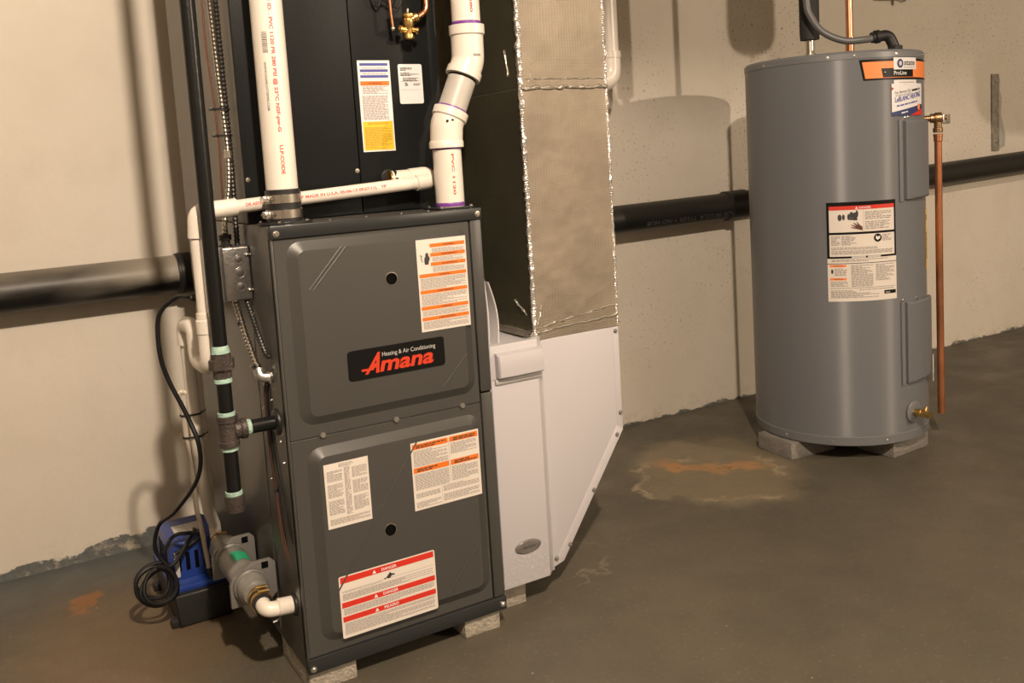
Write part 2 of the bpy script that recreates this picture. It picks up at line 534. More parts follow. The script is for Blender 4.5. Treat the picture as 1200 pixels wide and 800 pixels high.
class MB:
    def __init__(self):
        self.bm = bmesh.new()

    def box(self, x0, x1, y0, y1, z0, z1, bev=0.0, seg=2):
        r = bmesh.ops.create_cube(self.bm, size=1.0)
        vs = r['verts']
        for v in vs:
            v.co = Vector(((x0+x1)/2+v.co.x*(x1-x0), (y0+y1)/2+v.co.y*(y1-y0), (z0+z1)/2+v.co.z*(z1-z0)))
        if bev:
            es = list({e for v in vs for e in v.link_edges})
            bmesh.ops.bevel(self.bm, geom=es, offset=bev, segments=seg, affect='EDGES', profile=0.5)
        return self

    def prism(self, pts, a, b, axis='y', bev=0.0, seg=2):
        """polygon (2D) extruded along an axis between a and b"""
        def P(p, h):
            return {'y': (p[0], h, p[1]), 'x': (h, p[0], p[1]), 'z': (p[0], p[1], h)}[axis]
        v0 = [self.bm.verts.new(P(p, a)) for p in pts]
        v1 = [self.bm.verts.new(P(p, b)) for p in pts]
        n = len(pts)
        fs = [self.bm.faces.new(v0), self.bm.faces.new(v1[::-1])]
        for i in range(n):
            j = (i+1) % n
            fs.append(self.bm.faces.new((v0[j], v0[i], v1[i], v1[j])))
        bmesh.ops.recalc_face_normals(self.bm, faces=fs)
        if bev:
            es = list({e for f in fs[:2] for e in f.edges})
            bmesh.ops.bevel(self.bm, geom=es, offset=bev, segments=seg, affect='EDGES', profile=0.5)
        return self

    def tube(self, path, r, n=16, caps=True, flat=None):
        pts = [Vector(p) for p in path]
        m = len(pts)
        rs = r if isinstance(r, (list, tuple)) else [r]*m
        tan = []
        for i in range(m):
            t = (pts[min(i+1, m-1)]-pts[max(i-1, 0)])
            tan.append(t.normalized())
        ref = Vector((0, 0, 1)) if abs(tan[0].z) < 0.9 else Vector((0, 1, 0))
        e1 = tan[0].cross(ref).normalized()
        rings = []
        for i in range(m):
            e1 = (e1 - tan[i]*e1.dot(tan[i])).normalized()
            e2 = tan[i].cross(e1)
            rings.append([self.bm.verts.new(pts[i]+rs[i]*(math.cos(2*PI*k/n)*e1+math.sin(2*PI*k/n)*e2)) for k in range(n)])
        for i in range(m-1):
            for k in range(n):
                j = (k+1) % n
                self.bm.faces.new((rings[i][k], rings[i][j], rings[i+1][j], rings[i+1][k]))
        if caps:
            self.bm.faces.new(rings[0][::-1])
            self.bm.faces.new(rings[-1])
        return self

    def cyl(self, p0, p1, r, r2=None, n=24):
        return self.tube([p0, p1], [r, r if r2 is None else r2], n)

    def lathe(self, prof, origin, axis=(0, 0, 1), n=32, caps=True):
        """profile [(radius, height)] turned around the axis"""
        a = Vector(axis).normalized()
        ref = Vector((1, 0, 0)) if abs(a.x) < 0.9 else Vector((0, 0, 1))
        e1 = (ref-a*ref.dot(a)).normalized()
        e2 = a.cross(e1)
        o = Vector(origin)
        rings = []
        for (r, h) in prof:
            rings.append([self.bm.verts.new(o+a*h+max(r, 1e-5)*(math.cos(2*PI*k/n)*e1+math.sin(2*PI*k/n)*e2)) for k in range(n)])
        for i in range(len(prof)-1):
            for k in range(n):
                j = (k+1) % n
                self.bm.faces.new((rings[i][k], rings[i][j], rings[i+1][j], rings[i+1][k]))
        if caps:
            self.bm.faces.new(rings[0][::-1])
            self.bm.faces.new(rings[-1])
        return self

    def ball(self, c, r, n=12):
        R = r if isinstance(r, (tuple, list)) else (r, r, r)
        bmesh.ops.create_uvsphere(self.bm, u_segments=n, v_segments=max(6, n//2), radius=1.0,
                                  matrix=Matrix.Translation(Vector(c)) @ Matrix.Diagonal((*R, 1)))
        return self

    def loft(self, rings, cap0=False, cap1=True):
        V = [[self.bm.verts.new(p) for p in rg] for rg in rings]
        n = len(V[0])
        fs = []
        for i in range(len(V)-1):
            for k in range(n):
                j = (k+1) % n
                fs.append(self.bm.faces.new((V[i][k], V[i][j], V[i+1][j], V[i+1][k])))
        if cap0: fs.append(self.bm.faces.new(V[0][::-1]))
        if cap1: fs.append(self.bm.faces.new(V[-1]))
        bmesh.ops.recalc_face_normals(self.bm, faces=fs)
        return self

    def rot(self, angle, axis, centre):
        bmesh.ops.rotate(self.bm, verts=self.bm.verts, cent=Vector(centre), matrix=Matrix.Rotation(angle, 3, axis))
        return self

    def build(self, name, material, parent=None, angle=35, base=None):
        me = bpy.data.meshes.new(name)
        if parent is not None:
            off = root_of(parent).location
        else:
            xs = [v.co for v in self.bm.verts]
            lo = Vector((min(v.x for v in xs), min(v.y for v in xs), min(v.z for v in xs)))
            hi = Vector((max(v.x for v in xs), max(v.y for v in xs), max(v.z for v in xs)))
            off = Vector(((lo.x+hi.x)/2, (lo.y+hi.y)/2, lo.z)) if base is None else Vector(base)
        for v in self.bm.verts:
            v.co -= off
        self.bm.to_mesh(me)
        self.bm.free()
        me.polygons.foreach_set('use_smooth', [True]*len(me.polygons))
        me.set_sharp_from_angle(angle=math.radians(angle))
        me.materials.append(MATS[material])
        o = bpy.data.objects.new(name, me)
        COL.objects.link(o)
        if parent is not None:
            o.parent = parent
        else:
            o.location = off
        return o


def rrect(x0, x1, z0, z1, r, y, n=6):
    """rounded rectangle ring in a plane y = const"""
    out = []
    for (cx, cz, a0) in ((x1-r, z0+r, -PI/2), (x1-r, z1-r, 0), (x0+r, z1-r, PI/2), (x0+r, z0+r, PI)):
        for k in range(n+1):
            a = a0 + PI/2*k/n
            out.append((cx+r*math.cos(a), y, cz+r*math.sin(a)))
    return out


# --- printed matter: surfaces are functions (u right, v up, h outwards) -> point
def bundle_tie(circles, z, grow=0.0012):
    """closed strap around several upright round things (x, y, r) at height z"""
    pts = sorted({(round(x+(r+grow)*math.cos(2*PI*k/24), 6), round(y+(r+grow)*math.sin(2*PI*k/24), 6)) for (x, y, r) in circles for k in range(24)})

    def half(seq):
        h_ = []
        for p in seq:
            while len(h_) > 1 and (h_[-1][0]-h_[-2][0])*(p[1]-h_[-2][1])-(h_[-1][1]-h_[-2][1])*(p[0]-h_[-2][0]) <= 0:
                h_.pop()
            h_.append(p)
        return h_[:-1]
    hull = half(pts)+half(pts[::-1])
    mb = MB()
    cx = sum(p[0] for p in hull)/len(hull); cy = sum(p[1] for p in hull)/len(hull)
    rings = []
    for (g, dz) in ((0.0, -0.0019), (0.0011, -0.0019), (0.0011, 0.0019), (0.0, 0.0019), (0.0, -0.0019)):
        rings.append([(p[0]+g*(p[0]-cx)/max(1e-6, math.hypot(p[0]-cx, p[1]-cy)), p[1]+g*(p[1]-cy)/max(1e-6, math.hypot(p[0]-cx, p[1]-cy)), z+dz) for p in hull])
    return mb.loft(rings, False, False)


def at_height(path, z):
    """x, y of a path where it passes height z"""
    for a, b_ in zip(path, path[1:]):
        if (a.z-z)*(b_.z-z) <= 0 and a.z != b_.z:
            p = a.lerp(b_, (z-a.z)/(b_.z-a.z))
            return p.x, p.y
    return path[-1].x, path[-1].y


def plane_y(x0, z0, y):                     # faces -Y
    return lambda u, v, h: Vector((x0+u, y-h, z0+v))


def around(cx, cy, r, th0, z0):             # on a vertical cylinder, th = 0 faces -Y, turning towards +X
    def f(u, v, h):
        t = th0+u/r
        return Vector((cx+(r+h)*math.sin(t), cy-(r+h)*math.cos(t), z0+v))
    return f


def along(p0, axis, out, r):                # on a pipe: u runs along the axis, v around it
    a = Vector(axis).normalized()
    e1 = Vector(out); e1 = (e1-a*e1.dot(a)).normalized()
    e2 = e1.cross(a)
    p = Vector(p0)

    def f(u, v, h):
        t = v/r
        return p+a*u+(r+h)*(math.cos(t)*e1+math.sin(t)*e2)
    return f


def sheet(mb, S, u0, u1, v0, v1, h, nu=1, nv=1):
    g = [[mb.bm.verts.new(S(u0+(u1-u0)*i/nu, v0+(v1-v0)*j/nv, h)) for j in range(nv+1)] for i in range(nu+1)]
    for i in range(nu):
        for j in range(nv):
            mb.bm.faces.new((g[i][j], g[i+1][j], g[i+1][j+1], g[i][j+1]))
    return mb


def poly(mb, S, pts, h):
    mb.bm.faces.new([mb.bm.verts.new(S(p[0], p[1], h)) for p in pts])
    return mb


TEXT_CACHE = {}


def text_geo(s, bold=0.0):
    key = (s, bold)
    if key not in TEXT_CACHE:
        c = bpy.data.curves.new('lettering', 'FONT')
        c.body = s
        c.size = 1.0
        c.offset = bold
        c.resolution_u = 3
        o = bpy.data.objects.new('lettering', c)
        COL.objects.link(o)
        dg = bpy.context.evaluated_depsgraph_get()
        me = bpy.data.meshes.new_from_object(o.evaluated_get(dg))
        vs = [v.co.copy() for v in me.vertices]
        fs = [tuple(p.vertices) for p in me.polygons]
        bpy.data.objects.remove(o, do_unlink=True)
        bpy.data.curves.remove(c)
        bpy.data.meshes.remove(me)
        TEXT_CACHE[key] = (vs, fs)
    return TEXT_CACHE[key]


def text(mb, S, s, u, v, height, h, width=None, bold=0.0, shear=0.0, centre=False):
    """letters of cap height `height` starting at (u, v); optional fitted width"""
    vs, fs = text_geo(s, bold)
    k = height/0.69
    x0 = min(p.x for p in vs); x1 = max(p.x for p in vs)
    kx = k if width is None else width/(x1-x0)
    uu = u - (x1-x0)*kx/2 if centre else u
    nv = [mb.bm.verts.new(S(uu+(p.x-x0)*kx+shear*p.y*k, v+p.y*k, h)) for p in vs]
    for f in fs:
        try:
            mb.bm.faces.new([nv[i] for i in f])
        except ValueError:
            pass
    return mb


def fine_print(mb, S, u0, u1, v0, v1, pitch, h, seed=0, fill=0.62):
    """rows of word-like marks"""
    rnd = random.Random(seed)
    rows = max(1, int((v1-v0)/pitch))
    for i in range(rows):
        v = v1-(i+1)*pitch
        u = u0
        end = u1 if rnd.random() < 0.72 else u0+(u1-u0)*rnd.uniform(0.45, 0.9)
        while u < end-pitch*0.5:
            w = min(pitch*rnd.uniform(0.9, 3.6), end-u)
            sheet(mb, S, u, u+w, v, v+pitch*fill, h)
            u += w+pitch*0.5
    return mb


def sticker(parent, name, S, w, hgt, material, label=None, nu=1, rad=0.0):
    mb = MB()
    if rad:
        pts = [(p[0], p[2]) for p in rrect(0, w, 0, hgt, rad, 0, 5)]
        poly(mb, S, pts, 0.0006)
    else:
        sheet(mb, S, 0, w, 0, hgt, 0.0006, nu)
    o = mb.build(name, material, parent)
    if label: o['label'] = label
    return o


def stripe(lab, S, u0, u1, v0, v1, material, nu=1, name='colour_stripe', h=0.0010):
    return sheet(MB(), S, u0, u1, v0, v1, h, nu).build(name, material, lab)


def prints(lab, S, blocks, pitch, material='ink', seed=1, h=0.0010):
    mb = MB()
    for i, (u0, u1, v0, v1) in enumerate(blocks):
        fine_print(mb, S, u0, u1, v0, v1, pitch, h, seed*31+i)
    return tag(mb.build('fine_print', material, lab), kind='stuff')


def letters(lab, S, s, u, v, height, material, h=0.0014, **kw):
    return text(MB(), S, s, u, v, height, h, **kw).build('lettering', material, lab)


def screw_head(parent, c, axis, r=0.004, material='screw', name='screw'):
    mb = MB().lathe([(r*1.5, 0.0), (r*1.5, r*0.25), (r, r*0.3), (r, r*0.95), (r*0.8, r*1.15)], c, axis, 10)
    return mb.build(name, material, parent)


# ------------------------------------------------------------------ the room
def slab(name, mb, m):
    o = mb.build(name, m, None, base=(0, 0, 0))
    o['kind'] = 'structure'
    return o


YW = 1.0
slab('floor', MB().box(-2.6, 6.2, -5.2, YW+0.15, -0.12, 0.0), 'floor_concrete')
slab('wall_back', MB().box(-2.6, 6.2, YW, YW+0.15, 0.0, 2.75), 'wall_paint')
slab('wall_left', MB().box(-2.75, -2.6, -5.2, YW+0.15, 0.0, 2.75), 'bare_concrete')
slab('wall_right', MB().box(6.2, 6.35, -5.2, YW+0.15, 0.0, 2.75), 'bare_concrete')
slab('wall_front', MB().box(-2.6, 6.2, -5.35, -5.2, 0.0, 2.75), 'bare_concrete')
slab('ceiling', MB().box(-2.75, 6.35, -5.35, YW+0.15, 2.75, 2.85), 'ceiling_paint')

# ------------------------------------------------------------------ furnace
W, FH, ZB, FD = 0.4445, 0.876, 0.044, 0.74
ZT = ZB+FH
fur = thing('furnace', 'grey gas furnace with two embossed doors and a red lettered black badge', 'furnace', (W/2, FD/2, ZB))
MB().box(0, W, 0.012, FD, ZB, ZT, 0.003).build('cabinet', 'furnace_side', fur)
# folded front lips of the cabinet left and right of the doors
MB().box(0.0, 0.004, -0.001, 0.014, ZB+0.002, ZT-0.002, 0.0008).build('cabinet_lip', 'furnace_grey', fur)
MB().box(0.4185, W, -0.002, 0.014, 0.531, ZT-0.024, 0.002).build('corner_post', 'furnace_grey', fur)
MB().box(0.4185, W, -0.002, 0.014, ZB+0.030, 0.527, 0.002).build('corner_post', 'furnace_grey', fur)
MB().box(0.0, W, 0.006, 0.013, ZB, ZT).build('door_recess', 'gap_black', fur)
MB().box(-0.001, W+0.001, -0.006, 0.014, ZT-0.024, ZT+0.001, 0.002).build('top_trim', 'furnace_trim', fur)
MB().box(-0.001, W+0.001, -0.006, 0.014, ZB-0.001, ZB+0.029, 0.002).build('bottom_trim', 'furnace_trim', fur)
# a raised seam down the left side
MB().box(-0.0015, 0.001, 0.175, 0.178, ZB+0.02, ZT-0.16).build('side_seam', 'furnace_side', fur)


def door(z0, z1, ex0, ex1, ez0, ez1, name):
    x0, x1 = 0.0044, 0.4155
    mb = MB()
    rr = 0.026
    mb.loft([rrect(x0, x1, z0, z1, 0.002, 0.010), rrect(x0, x1, z0, z1, 0.002, 0.0005),
             rrect(x0+0.001, x1-0.001, z0+0.001, z1-0.001, 0.002, -0.0005),
             rrect(ex0-0.002, ex1+0.002, ez0-0.002, ez1+0.002, rr+0.004, -0.0005),
             rrect(ex0, ex1, ez0, ez1, rr+0.003, -0.0015),
             rrect(ex0+0.016, ex1-0.016, ez0+0.014, ez1-0.014, rr-0.010, -0.0105),
             rrect(ex0+0.018, ex1-0.018, ez0+0.016, ez1-0.016, rr-0.011, -0.0118),
             rrect(ex0+0.021, ex1-0.021, ez0+0.019, ez1-0.019, rr-0.013, -0.0120)], cap0=True)
    return mb.build(name, 'furnace_grey', fur, 22)


d1 = door(0.5094, ZT-0.025, 0.028, 0.404, 0.535, 0.886, 'upper_door')
d2 = door(ZB+0.030, 0.5084, 0.034, 0.408, 0.098, 0.486, 'lower_door')
YF = -0.012


def crease(p, q, parent, r=0.0022):
    MB().tube([(p[0], YF+0.0006, p[1]), (q[0], YF+0.0006, q[1])], r, 8).build('embossed_crease', 'furnace_grey', parent)


crease((0.0625, 0.795), (0.133, 0.872), d1)
crease((0.0700, 0.793), (0.142, 0.871), d1)
crease((0.327, 0.560), (0.385, 0.620), d1)
crease((0.064, 0.190), (0.260, 0.462), d2)
crease((0.305, 0.120), (0.388, 0.216), d2, 0.0028)
for (x, z) in ((0.230, 0.797), (0.187, 0.292)):
    MB().lathe([(0.0118, 0.0), (0.0118, 0.0022), (0.0092, 0.0026), (0.0088, 0.0008), (0.0, 0.0008)], (x, YF, z), (0, -1, 0), 24).build('sight_hole', 'gap_black', fur)
    MB().lathe([(0.0135, 0.0), (0.0132, 0.0010), (0.0112, 0.0012), (0.0112, 0.0)], (x, YF, z), (0, -1, 0), 24, caps=False).build('hole_rim', 'steel', fur)
for x in (0.068, 0.222, 0.372):
    MB().lathe([(0.0066, 0), (0.0066, 0.0035), (0.0050, 0.0055), (0.0, 0.0058)], (x, 0.0, 0.510), (0, -1, 0), 6).build('door_bolt', 'bolt_grey', fur, 20)
for (x, z) in ((0.010, ZT-0.014), (W-0.010, ZT-0.012), (0.009, ZB+0.010), (W-0.009, ZB+0.012)):
    screw_head(fur, (x, -0.006, z), (0, -1, 0), 0.0042)
for (y, z) in ((0.15, 0.545), (0.125, 0.60), (0.085, 0.575), (0.045, 0.50), (0.035, 0.46), (0.23, 0.055), (0.22, 0.62), (0.14, 0.40)):
    screw_head(fur, (-0.0005, y, z), (-1, 0, 0), 0.0026)
for x in (0.125, 0.20, 0.275, 0.335):
    screw_head(fur, (x, 0.02, ZT+0.0005), (0, 0, 1), 0.0026)
# knock-out grommets on the left side
MB().lathe([(0.026, 0), (0.026, 0.004), (0.020, 0.007), (0.0146, 0.007), (0.0146, 0.0)], (-0.0005, 0.06, 0.537), (-1, 0, 0), 24, caps=False).build('gas_grommet', 'rubber', fur)
MB().lathe([(0.022, 0), (0.022, 0.003), (0.018, 0.006), (0.0142, 0.006), (0.0142, 0.0)], (-0.0005, 0.052, 0.167), (-1, 0, 0), 24, caps=False).build('drain_grommet', 'rubber', fur)

# black badge with red logo
S = plane_y(0.126, 0.607, YF)
bd = MB().loft([rrect(0.126, 0.334, 0.607, 0.666, 0.007, YF+0.001), rrect(0.126, 0.334, 0.607, 0.666, 0.007, YF-0.0022),
                rrect(0.1268, 0.3332, 0.6078, 0.6652, 0.0065, YF-0.003)]).build('badge', 'badge_black', fur)
bd['label'] = 'black badge with red Amana lettering'
letters(bd, S, 'A', 0.033, 0.0105, 0.0375, 'logo_red', h=0.0036, bold=0.035, shear=0.42, width=0.030)
stripe(bd, S, 0.026, 0.052, 0.0155, 0.020, 'logo_red', h=0.0034)
letters(bd, S, 'mana', 0.064, 0.0105, 0.0292, 'logo_red', h=0.0036, bold=0.030, shear=0.28, width=0.116)
letters(bd, S, 'Heating & Air Conditioning', 0.071, 0.0395, 0.0085, 'logo_silver', h=0.0036, width=0.116)

# upper warning label (orange bands)
S = plane_y(0.2875, 0.680, YF)
lw, lh = 0.112, 0.187
lb = sticker(fur, 'warning_label', S, lw, lh, 'paper', 'white warning label with seven orange bands')
bands = [(0.030, 0.170), (0.030, 0.151), (0.030, 0.132), (0.003, 0.110), (0.003, 0.077), (0.003, 0.044), (0.003, 0.022)]
for i, (u, v) in enumerate(bands):
    stripe(lb, S, u, lw-0.003, v, v+0.0072, 'orange')
    letters(lb, S, ('WARNING', 'AVERTISSEMENT', 'ADVERTENCIA', 'WARNING', 'AVERTISSEMENT', 'WARNING', 'AVERTISSEMENT')[i], (u+lw-0.003)/2+0.003, v+0.0018, 0.0036, 'ink_dark', centre=True, h=0.0016)
prints(lb, S, [(0.034, lw-0.006, 0.1585, 0.1685), (0.034, lw-0.008, 0.1402, 0.150), (0.034, lw-0.006, 0.1188, 0.131),
               (0.005, lw-0.005, 0.086, 0.109), (0.005, lw-0.005, 0.053, 0.076), (0.005, lw-0.005, 0.031, 0.043), (0.005, lw-0.005, 0.004, 0.021)], 0.0023, seed=3)
mb = MB()
poly(mb, S, [(0.0170, 0.136), (0.0250, 0.136), (0.0262, 0.142), (0.0285, 0.146), (0.0280, 0.152), (0.0262, 0.152), (0.0255, 0.158), (0.0235, 0.160), (0.0215, 0.1595), (0.0195, 0.158), (0.0185, 0.152), (0.0165, 0.149), (0.0160, 0.143)], 0.0011)
poly(mb, S, [(0.0060, 0.1545), (0.0085, 0.1565), (0.0120, 0.1540), (0.0105, 0.1480), (0.0125, 0.1420), (0.0110, 0.1415), (0.0088, 0.1480), (0.0100, 0.1535), (0.0085, 0.1550), (0.0065, 0.1530)], 0.0011)
mb.build('hand_symbol', 'ink_dark', lb)

# lower left table label
S = plane_y(0.060, 0.325, YF)
lb = sticker(fur, 'table_label', S, 0.091, 0.129, 'paper', 'white label with printed table columns')
prints(lb, S, [(0.005, 0.036, 0.092, 0.115), (0.005, 0.036, 0.060, 0.088), (0.005, 0.036, 0.025, 0.056), (0.040, 0.052, 0.022, 0.118),
               (0.056, 0.087, 0.092, 0.115), (0.056, 0.087, 0.060, 0.088), (0.056, 0.087, 0.025, 0.056), (0.005, 0.087, 0.005, 0.019), (0.03, 0.06, 0.119, 0.1265)], 0.0024, seed=5)

# lower right warning label
S = plane_y(0.2435, 0.316, YF)
lw, lh = 0.156, 0.142
lb = sticker(fur, 'warning_label', S, lw, lh, 'paper', 'white warning label with two split orange bands')
for v in (0.127, 0.078):
    for (u0, u1) in ((0.003, 0.0835), (0.0875, lw-0.003)):
        stripe(lb, S, u0, u1, v, v+0.011, 'orange')
        prints(lb, S, [(u0+0.008, u1-0.006, v+0.002, v+0.0095)], 0.0036, 'ink_dark', seed=int(v*1000+u0*100), h=0.0015)
prints(lb, S, [(0.005, 0.082, 0.091, 0.125), (0.089, lw-0.006, 0.100, 0.125), (0.005, 0.082, 0.042, 0.076), (0.089, lw-0.006, 0.044, 0.076),
               (0.005, 0.060, 0.024, 0.036), (0.067, lw-0.006, 0.027, 0.040), (0.067, lw-0.006, 0.004, 0.022), (0.005, 0.060, 0.004, 0.018)], 0.0026, seed=7)
stripe(lb, S, 0.0850, 0.0856, 0.044, 0.137, 'ink')
stripe(lb, S, 0.0635, 0.0641, 0.003, 0.040, 'ink')

# red danger label
S = plane_y(0.071, 0.0985, YF)
lw, lh = 0.208, 0.127
lb = sticker(fur, 'danger_label', S, lw, lh, 'paper', 'white danger label with three red bands', rad=0.004)
for (v, hh, t) in ((0.112, 0.0125, 'DANGER'), (0.062, 0.011, 'DANGER'), (0.033, 0.011, 'PELIGRO')):
    stripe(lb, S, 0.003, lw-0.003, v, v+hh, 'red')
    letters(lb, S, t, 0.090, v+0.003, 0.0056, 'paper_white', bold=0.02)
    poly(MB(), S, [(0.0700, v+0.002), (0.0785, v+0.002), (0.07425, v+0.0095)], 0.0014).build('warning_triangle', 'paper_white', lb)
prints(lb, S, [(0.006, lw-0.006, 0.0755, 0.0905), (0.006, lw-0.006, 0.046, 0.0605), (0.006, lw-0.006, 0.006, 0.031), (0.006, 0.09, 0.091, 0.095)], 0.0022, seed=11)
stripe(lb, S, 0.003, lw-0.003, 0.0955, 0.0961, 'ink')
mb = MB()
poly(mb, S, [(0.093, 0.0975), (0.099, 0.0990), (0.104, 0.1040), (0.1075, 0.1080), (0.111, 0.1040), (0.117, 0.1025), (0.118, 0.0995), (0.111, 0.1000), (0.107, 0.0955), (0.103, 0.0955), (0.100, 0.0980), (0.096, 0.0955)], 0.0011)
mb.build('flame_symbol', 'ink_dark', lb)

# ------------------------------------------------------------------ concrete blocks
def block(x0, x1, y0, y1, z1, label, m='concrete_block', group=None, ang=0):
    mb = MB().box(x0, x1, y0, y1, 0, z1, 0.003)
    if ang:
        mb.rot(ang, 'Z', ((x0+x1)/2, (y0+y1)/2, 0))
    bmesh.ops.subdivide_edges(mb.bm, edges=[e for e in mb.bm.edges if e.calc_length() > 0.03], cuts=2, use_grid_fill=True)
    for v in mb.bm.verts:
        if 0.001 < v.co.z < z1-0.001:
            v.co += 0.0012*noise.noise_vector(v.co*60)
    o = mb.build('concrete_block', m)
    return tag(o, label, 'block', group)


block(0.002, 0.100, 0.006, 0.19, ZB-0.001, 'pale concrete block under the left front corner of the furnace')
block(0.345, 0.432, 0.004, 0.19, ZB-0.001, 'pale concrete block under the furnace corner beside the filter cabinet')
block(0.452, 0.538, 0.068, 0.25, 0.0585, 'pale concrete block under the white filter cabinet')
block(0.010, 0.100, 0.56, 0.72, ZB-0.001, 'concrete block under the rear of the furnace near the pump', 'concrete_dark')

# ------------------------------------------------------------------ evaporator coil cabinet on top of the furnace
CY0, CT = 0.1415, 1.90
coil = thing('coil_cabinet', 'black fronted coil cabinet standing on top of the grey furnace', 'coil cabinet', (W/2, 0.43, ZT))
MB().box(0.0, W, CY0+0.008, FD, ZT+0.001, CT, 0.002).build('casing', 'coil_side', coil)
MB().box(0.0005, 0.2415, CY0, CY0+0.012, ZT+0.002, CT-0.002, 0.002).build('front_panel', 'coil_black', coil)
MB().box(0.2432, W-0.024, CY0, CY0+0.012, ZT+0.002, CT-0.002, 0.002).build('front_panel', 'coil_black', coil)
MB().box(W-0.023, W, CY0+0.003, CY0+0.014, ZT+0.002, CT-0.002, 0.002).build('side_flange', 'coil_black', coil)
for (x, z) in ((0.236, 1.012), (0.0065, 1.008), (0.250, 0.962), (0.012, 1.42)):
    screw_head(coil, (x, CY0, z), (0, -1, 0), 0.0032)
MB().lathe([(0.0190, -0.002), (0.0190, 0.003), (0.0165, 0.005), (0.0120, 0.005)], (0.306, CY0, 0.9925), (0, -1, 0), 24).build('drain_port', 'rubber', coil)
# tall caution label
S = plane_y(0.2535, 1.050, CY0)
lw, lh = 0.073, 0.190
lb = sticker(coil, 'caution_label', S, lw, lh, 'paper_white', 'tall caution label, white over yellow with blue lines')
for v in (0.179, 0.166, 0.154):
    stripe(lb, S, 0.005, lw-0.005, v, v+0.0055, 'blue_print')
stripe(lb, S, 0.004, lw-0.004, 0.138, 0.147, 'orange')
letters(lb, S, 'WARNING', lw/2, 0.1405, 0.0042, 'ink_dark', centre=True, h=0.0016)
prints(lb, S, [(0.008, lw-0.008, 0.120, 0.137), (0.006, lw-0.010, 0.066, 0.118), (0.010, lw-0.010, 0.161, 0.164), (0.010, lw-0.010, 0.173, 0.176)], 0.0027, seed=13)
stripe(lb, S, 0.003, lw-0.003, 0.003, 0.063, 'yellow')
prints(lb, S, [(0.014, lw-0.014, 0.054, 0.062), (0.006, lw-0.007, 0.006, 0.052)], 0.0027, 'yellow_ink', seed=14, h=0.0015)
# rating label
S = plane_y(0.3450, 1.148, CY0)
lb = sticker(coil, 'rating_label', S, 0.056, 0.084, 'paper_white', 'small white rating label with rounded corners', rad=0.004)
prints(lb, S, [(0.005, 0.032, 0.068, 0.078), (0.005, 0.048, 0.058, 0.067), (0.010, 0.046, 0.048, 0.056), (0.014, 0.022, 0.038, 0.046), (0.034, 0.050, 0.038, 0.044)], 0.0026, 'ink_dark', seed=15)
stripe(lb, S, 0.003, 0.053, 0.0475, 0.048, 'ink')
stripe(lb, S, 0.003, 0.053, 0.0295, 0.030, 'ink')
# brass valve with copper lines on the coil front
vx, vz, vy = 0.363, 1.300, CY0-0.030
bv = MB().lathe([(0.0085, -0.020), (0.0118, -0.018), (0.0118, -0.010), (0.0090, -0.008), (0.0095, 0.004), (0.0125, 0.010), (0.0120, 0.022),
                 (0.0100, 0.024), (0.0135, 0.027), (0.0135, 0.032), (0.006, 0.035)], (vx, vy, vz), (0.05, 0, 1), 18).build('brass_valve', 'brass', coil)
MB().lathe([(0.0075, 0.004), (0.0075, 0.014), (0.0105, 0.016), (0.0105, 0.023), (0.0060, 0.026)], (vx, vy, vz+0.016), (0.8, -0.25, 0.45), 16).build('valve_port', 'brass', bv)
MB().lathe([(0.0062, 0.004), (0.0062, 0.016), (0.0085, 0.017), (0.0085, 0.023), (0.0045, 0.025)], (vx, vy, vz-0.002), (-0.9, -0.1, 0.12), 16).build('valve_port', 'brass', bv)
MB().lathe([(0.0055, 0.0), (0.0055, 0.008), (0.0075, 0.009), (0.0075, 0.013)], (vx+0.008, vy-0.004, vz+0.000), (0.7, -0.5, -0.3), 14).build('valve_port', 'brass', bv)
MB().cyl((vx, vy, vz+0.034), (vx+0.001, vy, vz+0.043), 0.003, n=10).build('valve_stem', 'screw', bv)
MB().tube(fillet([(vx+0.020, vy-0.005, vz+0.026), (vx+0.043, vy-0.004, vz+0.040), (vx+0.048, vy, vz+0.12), (vx+0.048, vy, 1.52)], 0.02), 0.0063, 12).build('copper_line', 'copper', coil)
MB().tube(fillet([(0.3275, vy, 1.304), (0.3255, vy, 1.330), (0.3185, vy, 1.52)], 0.01), 0.0031, 10).build('capillary_tube', 'copper', coil)
MB().ball((0.3275, vy, 1.302), 0.0050).build('cap_fitting', 'screw', coil)
MB().tube(spline([(0.283, CY0-0.012, 1.46), (0.290, CY0-0.012, 1.375), (0.302, CY0-0.014, 1.349), (0.316, CY0-0.014, 1.362), (0.335, CY0-0.014, 1.352), (0.352, CY0-0.014, 1.352), (0.368, CY0-0.012, 1.40), (0.37, CY0-0.012, 1.5)]), 0.0022, 8).build('sensor_wire', 'cord_black', coil)

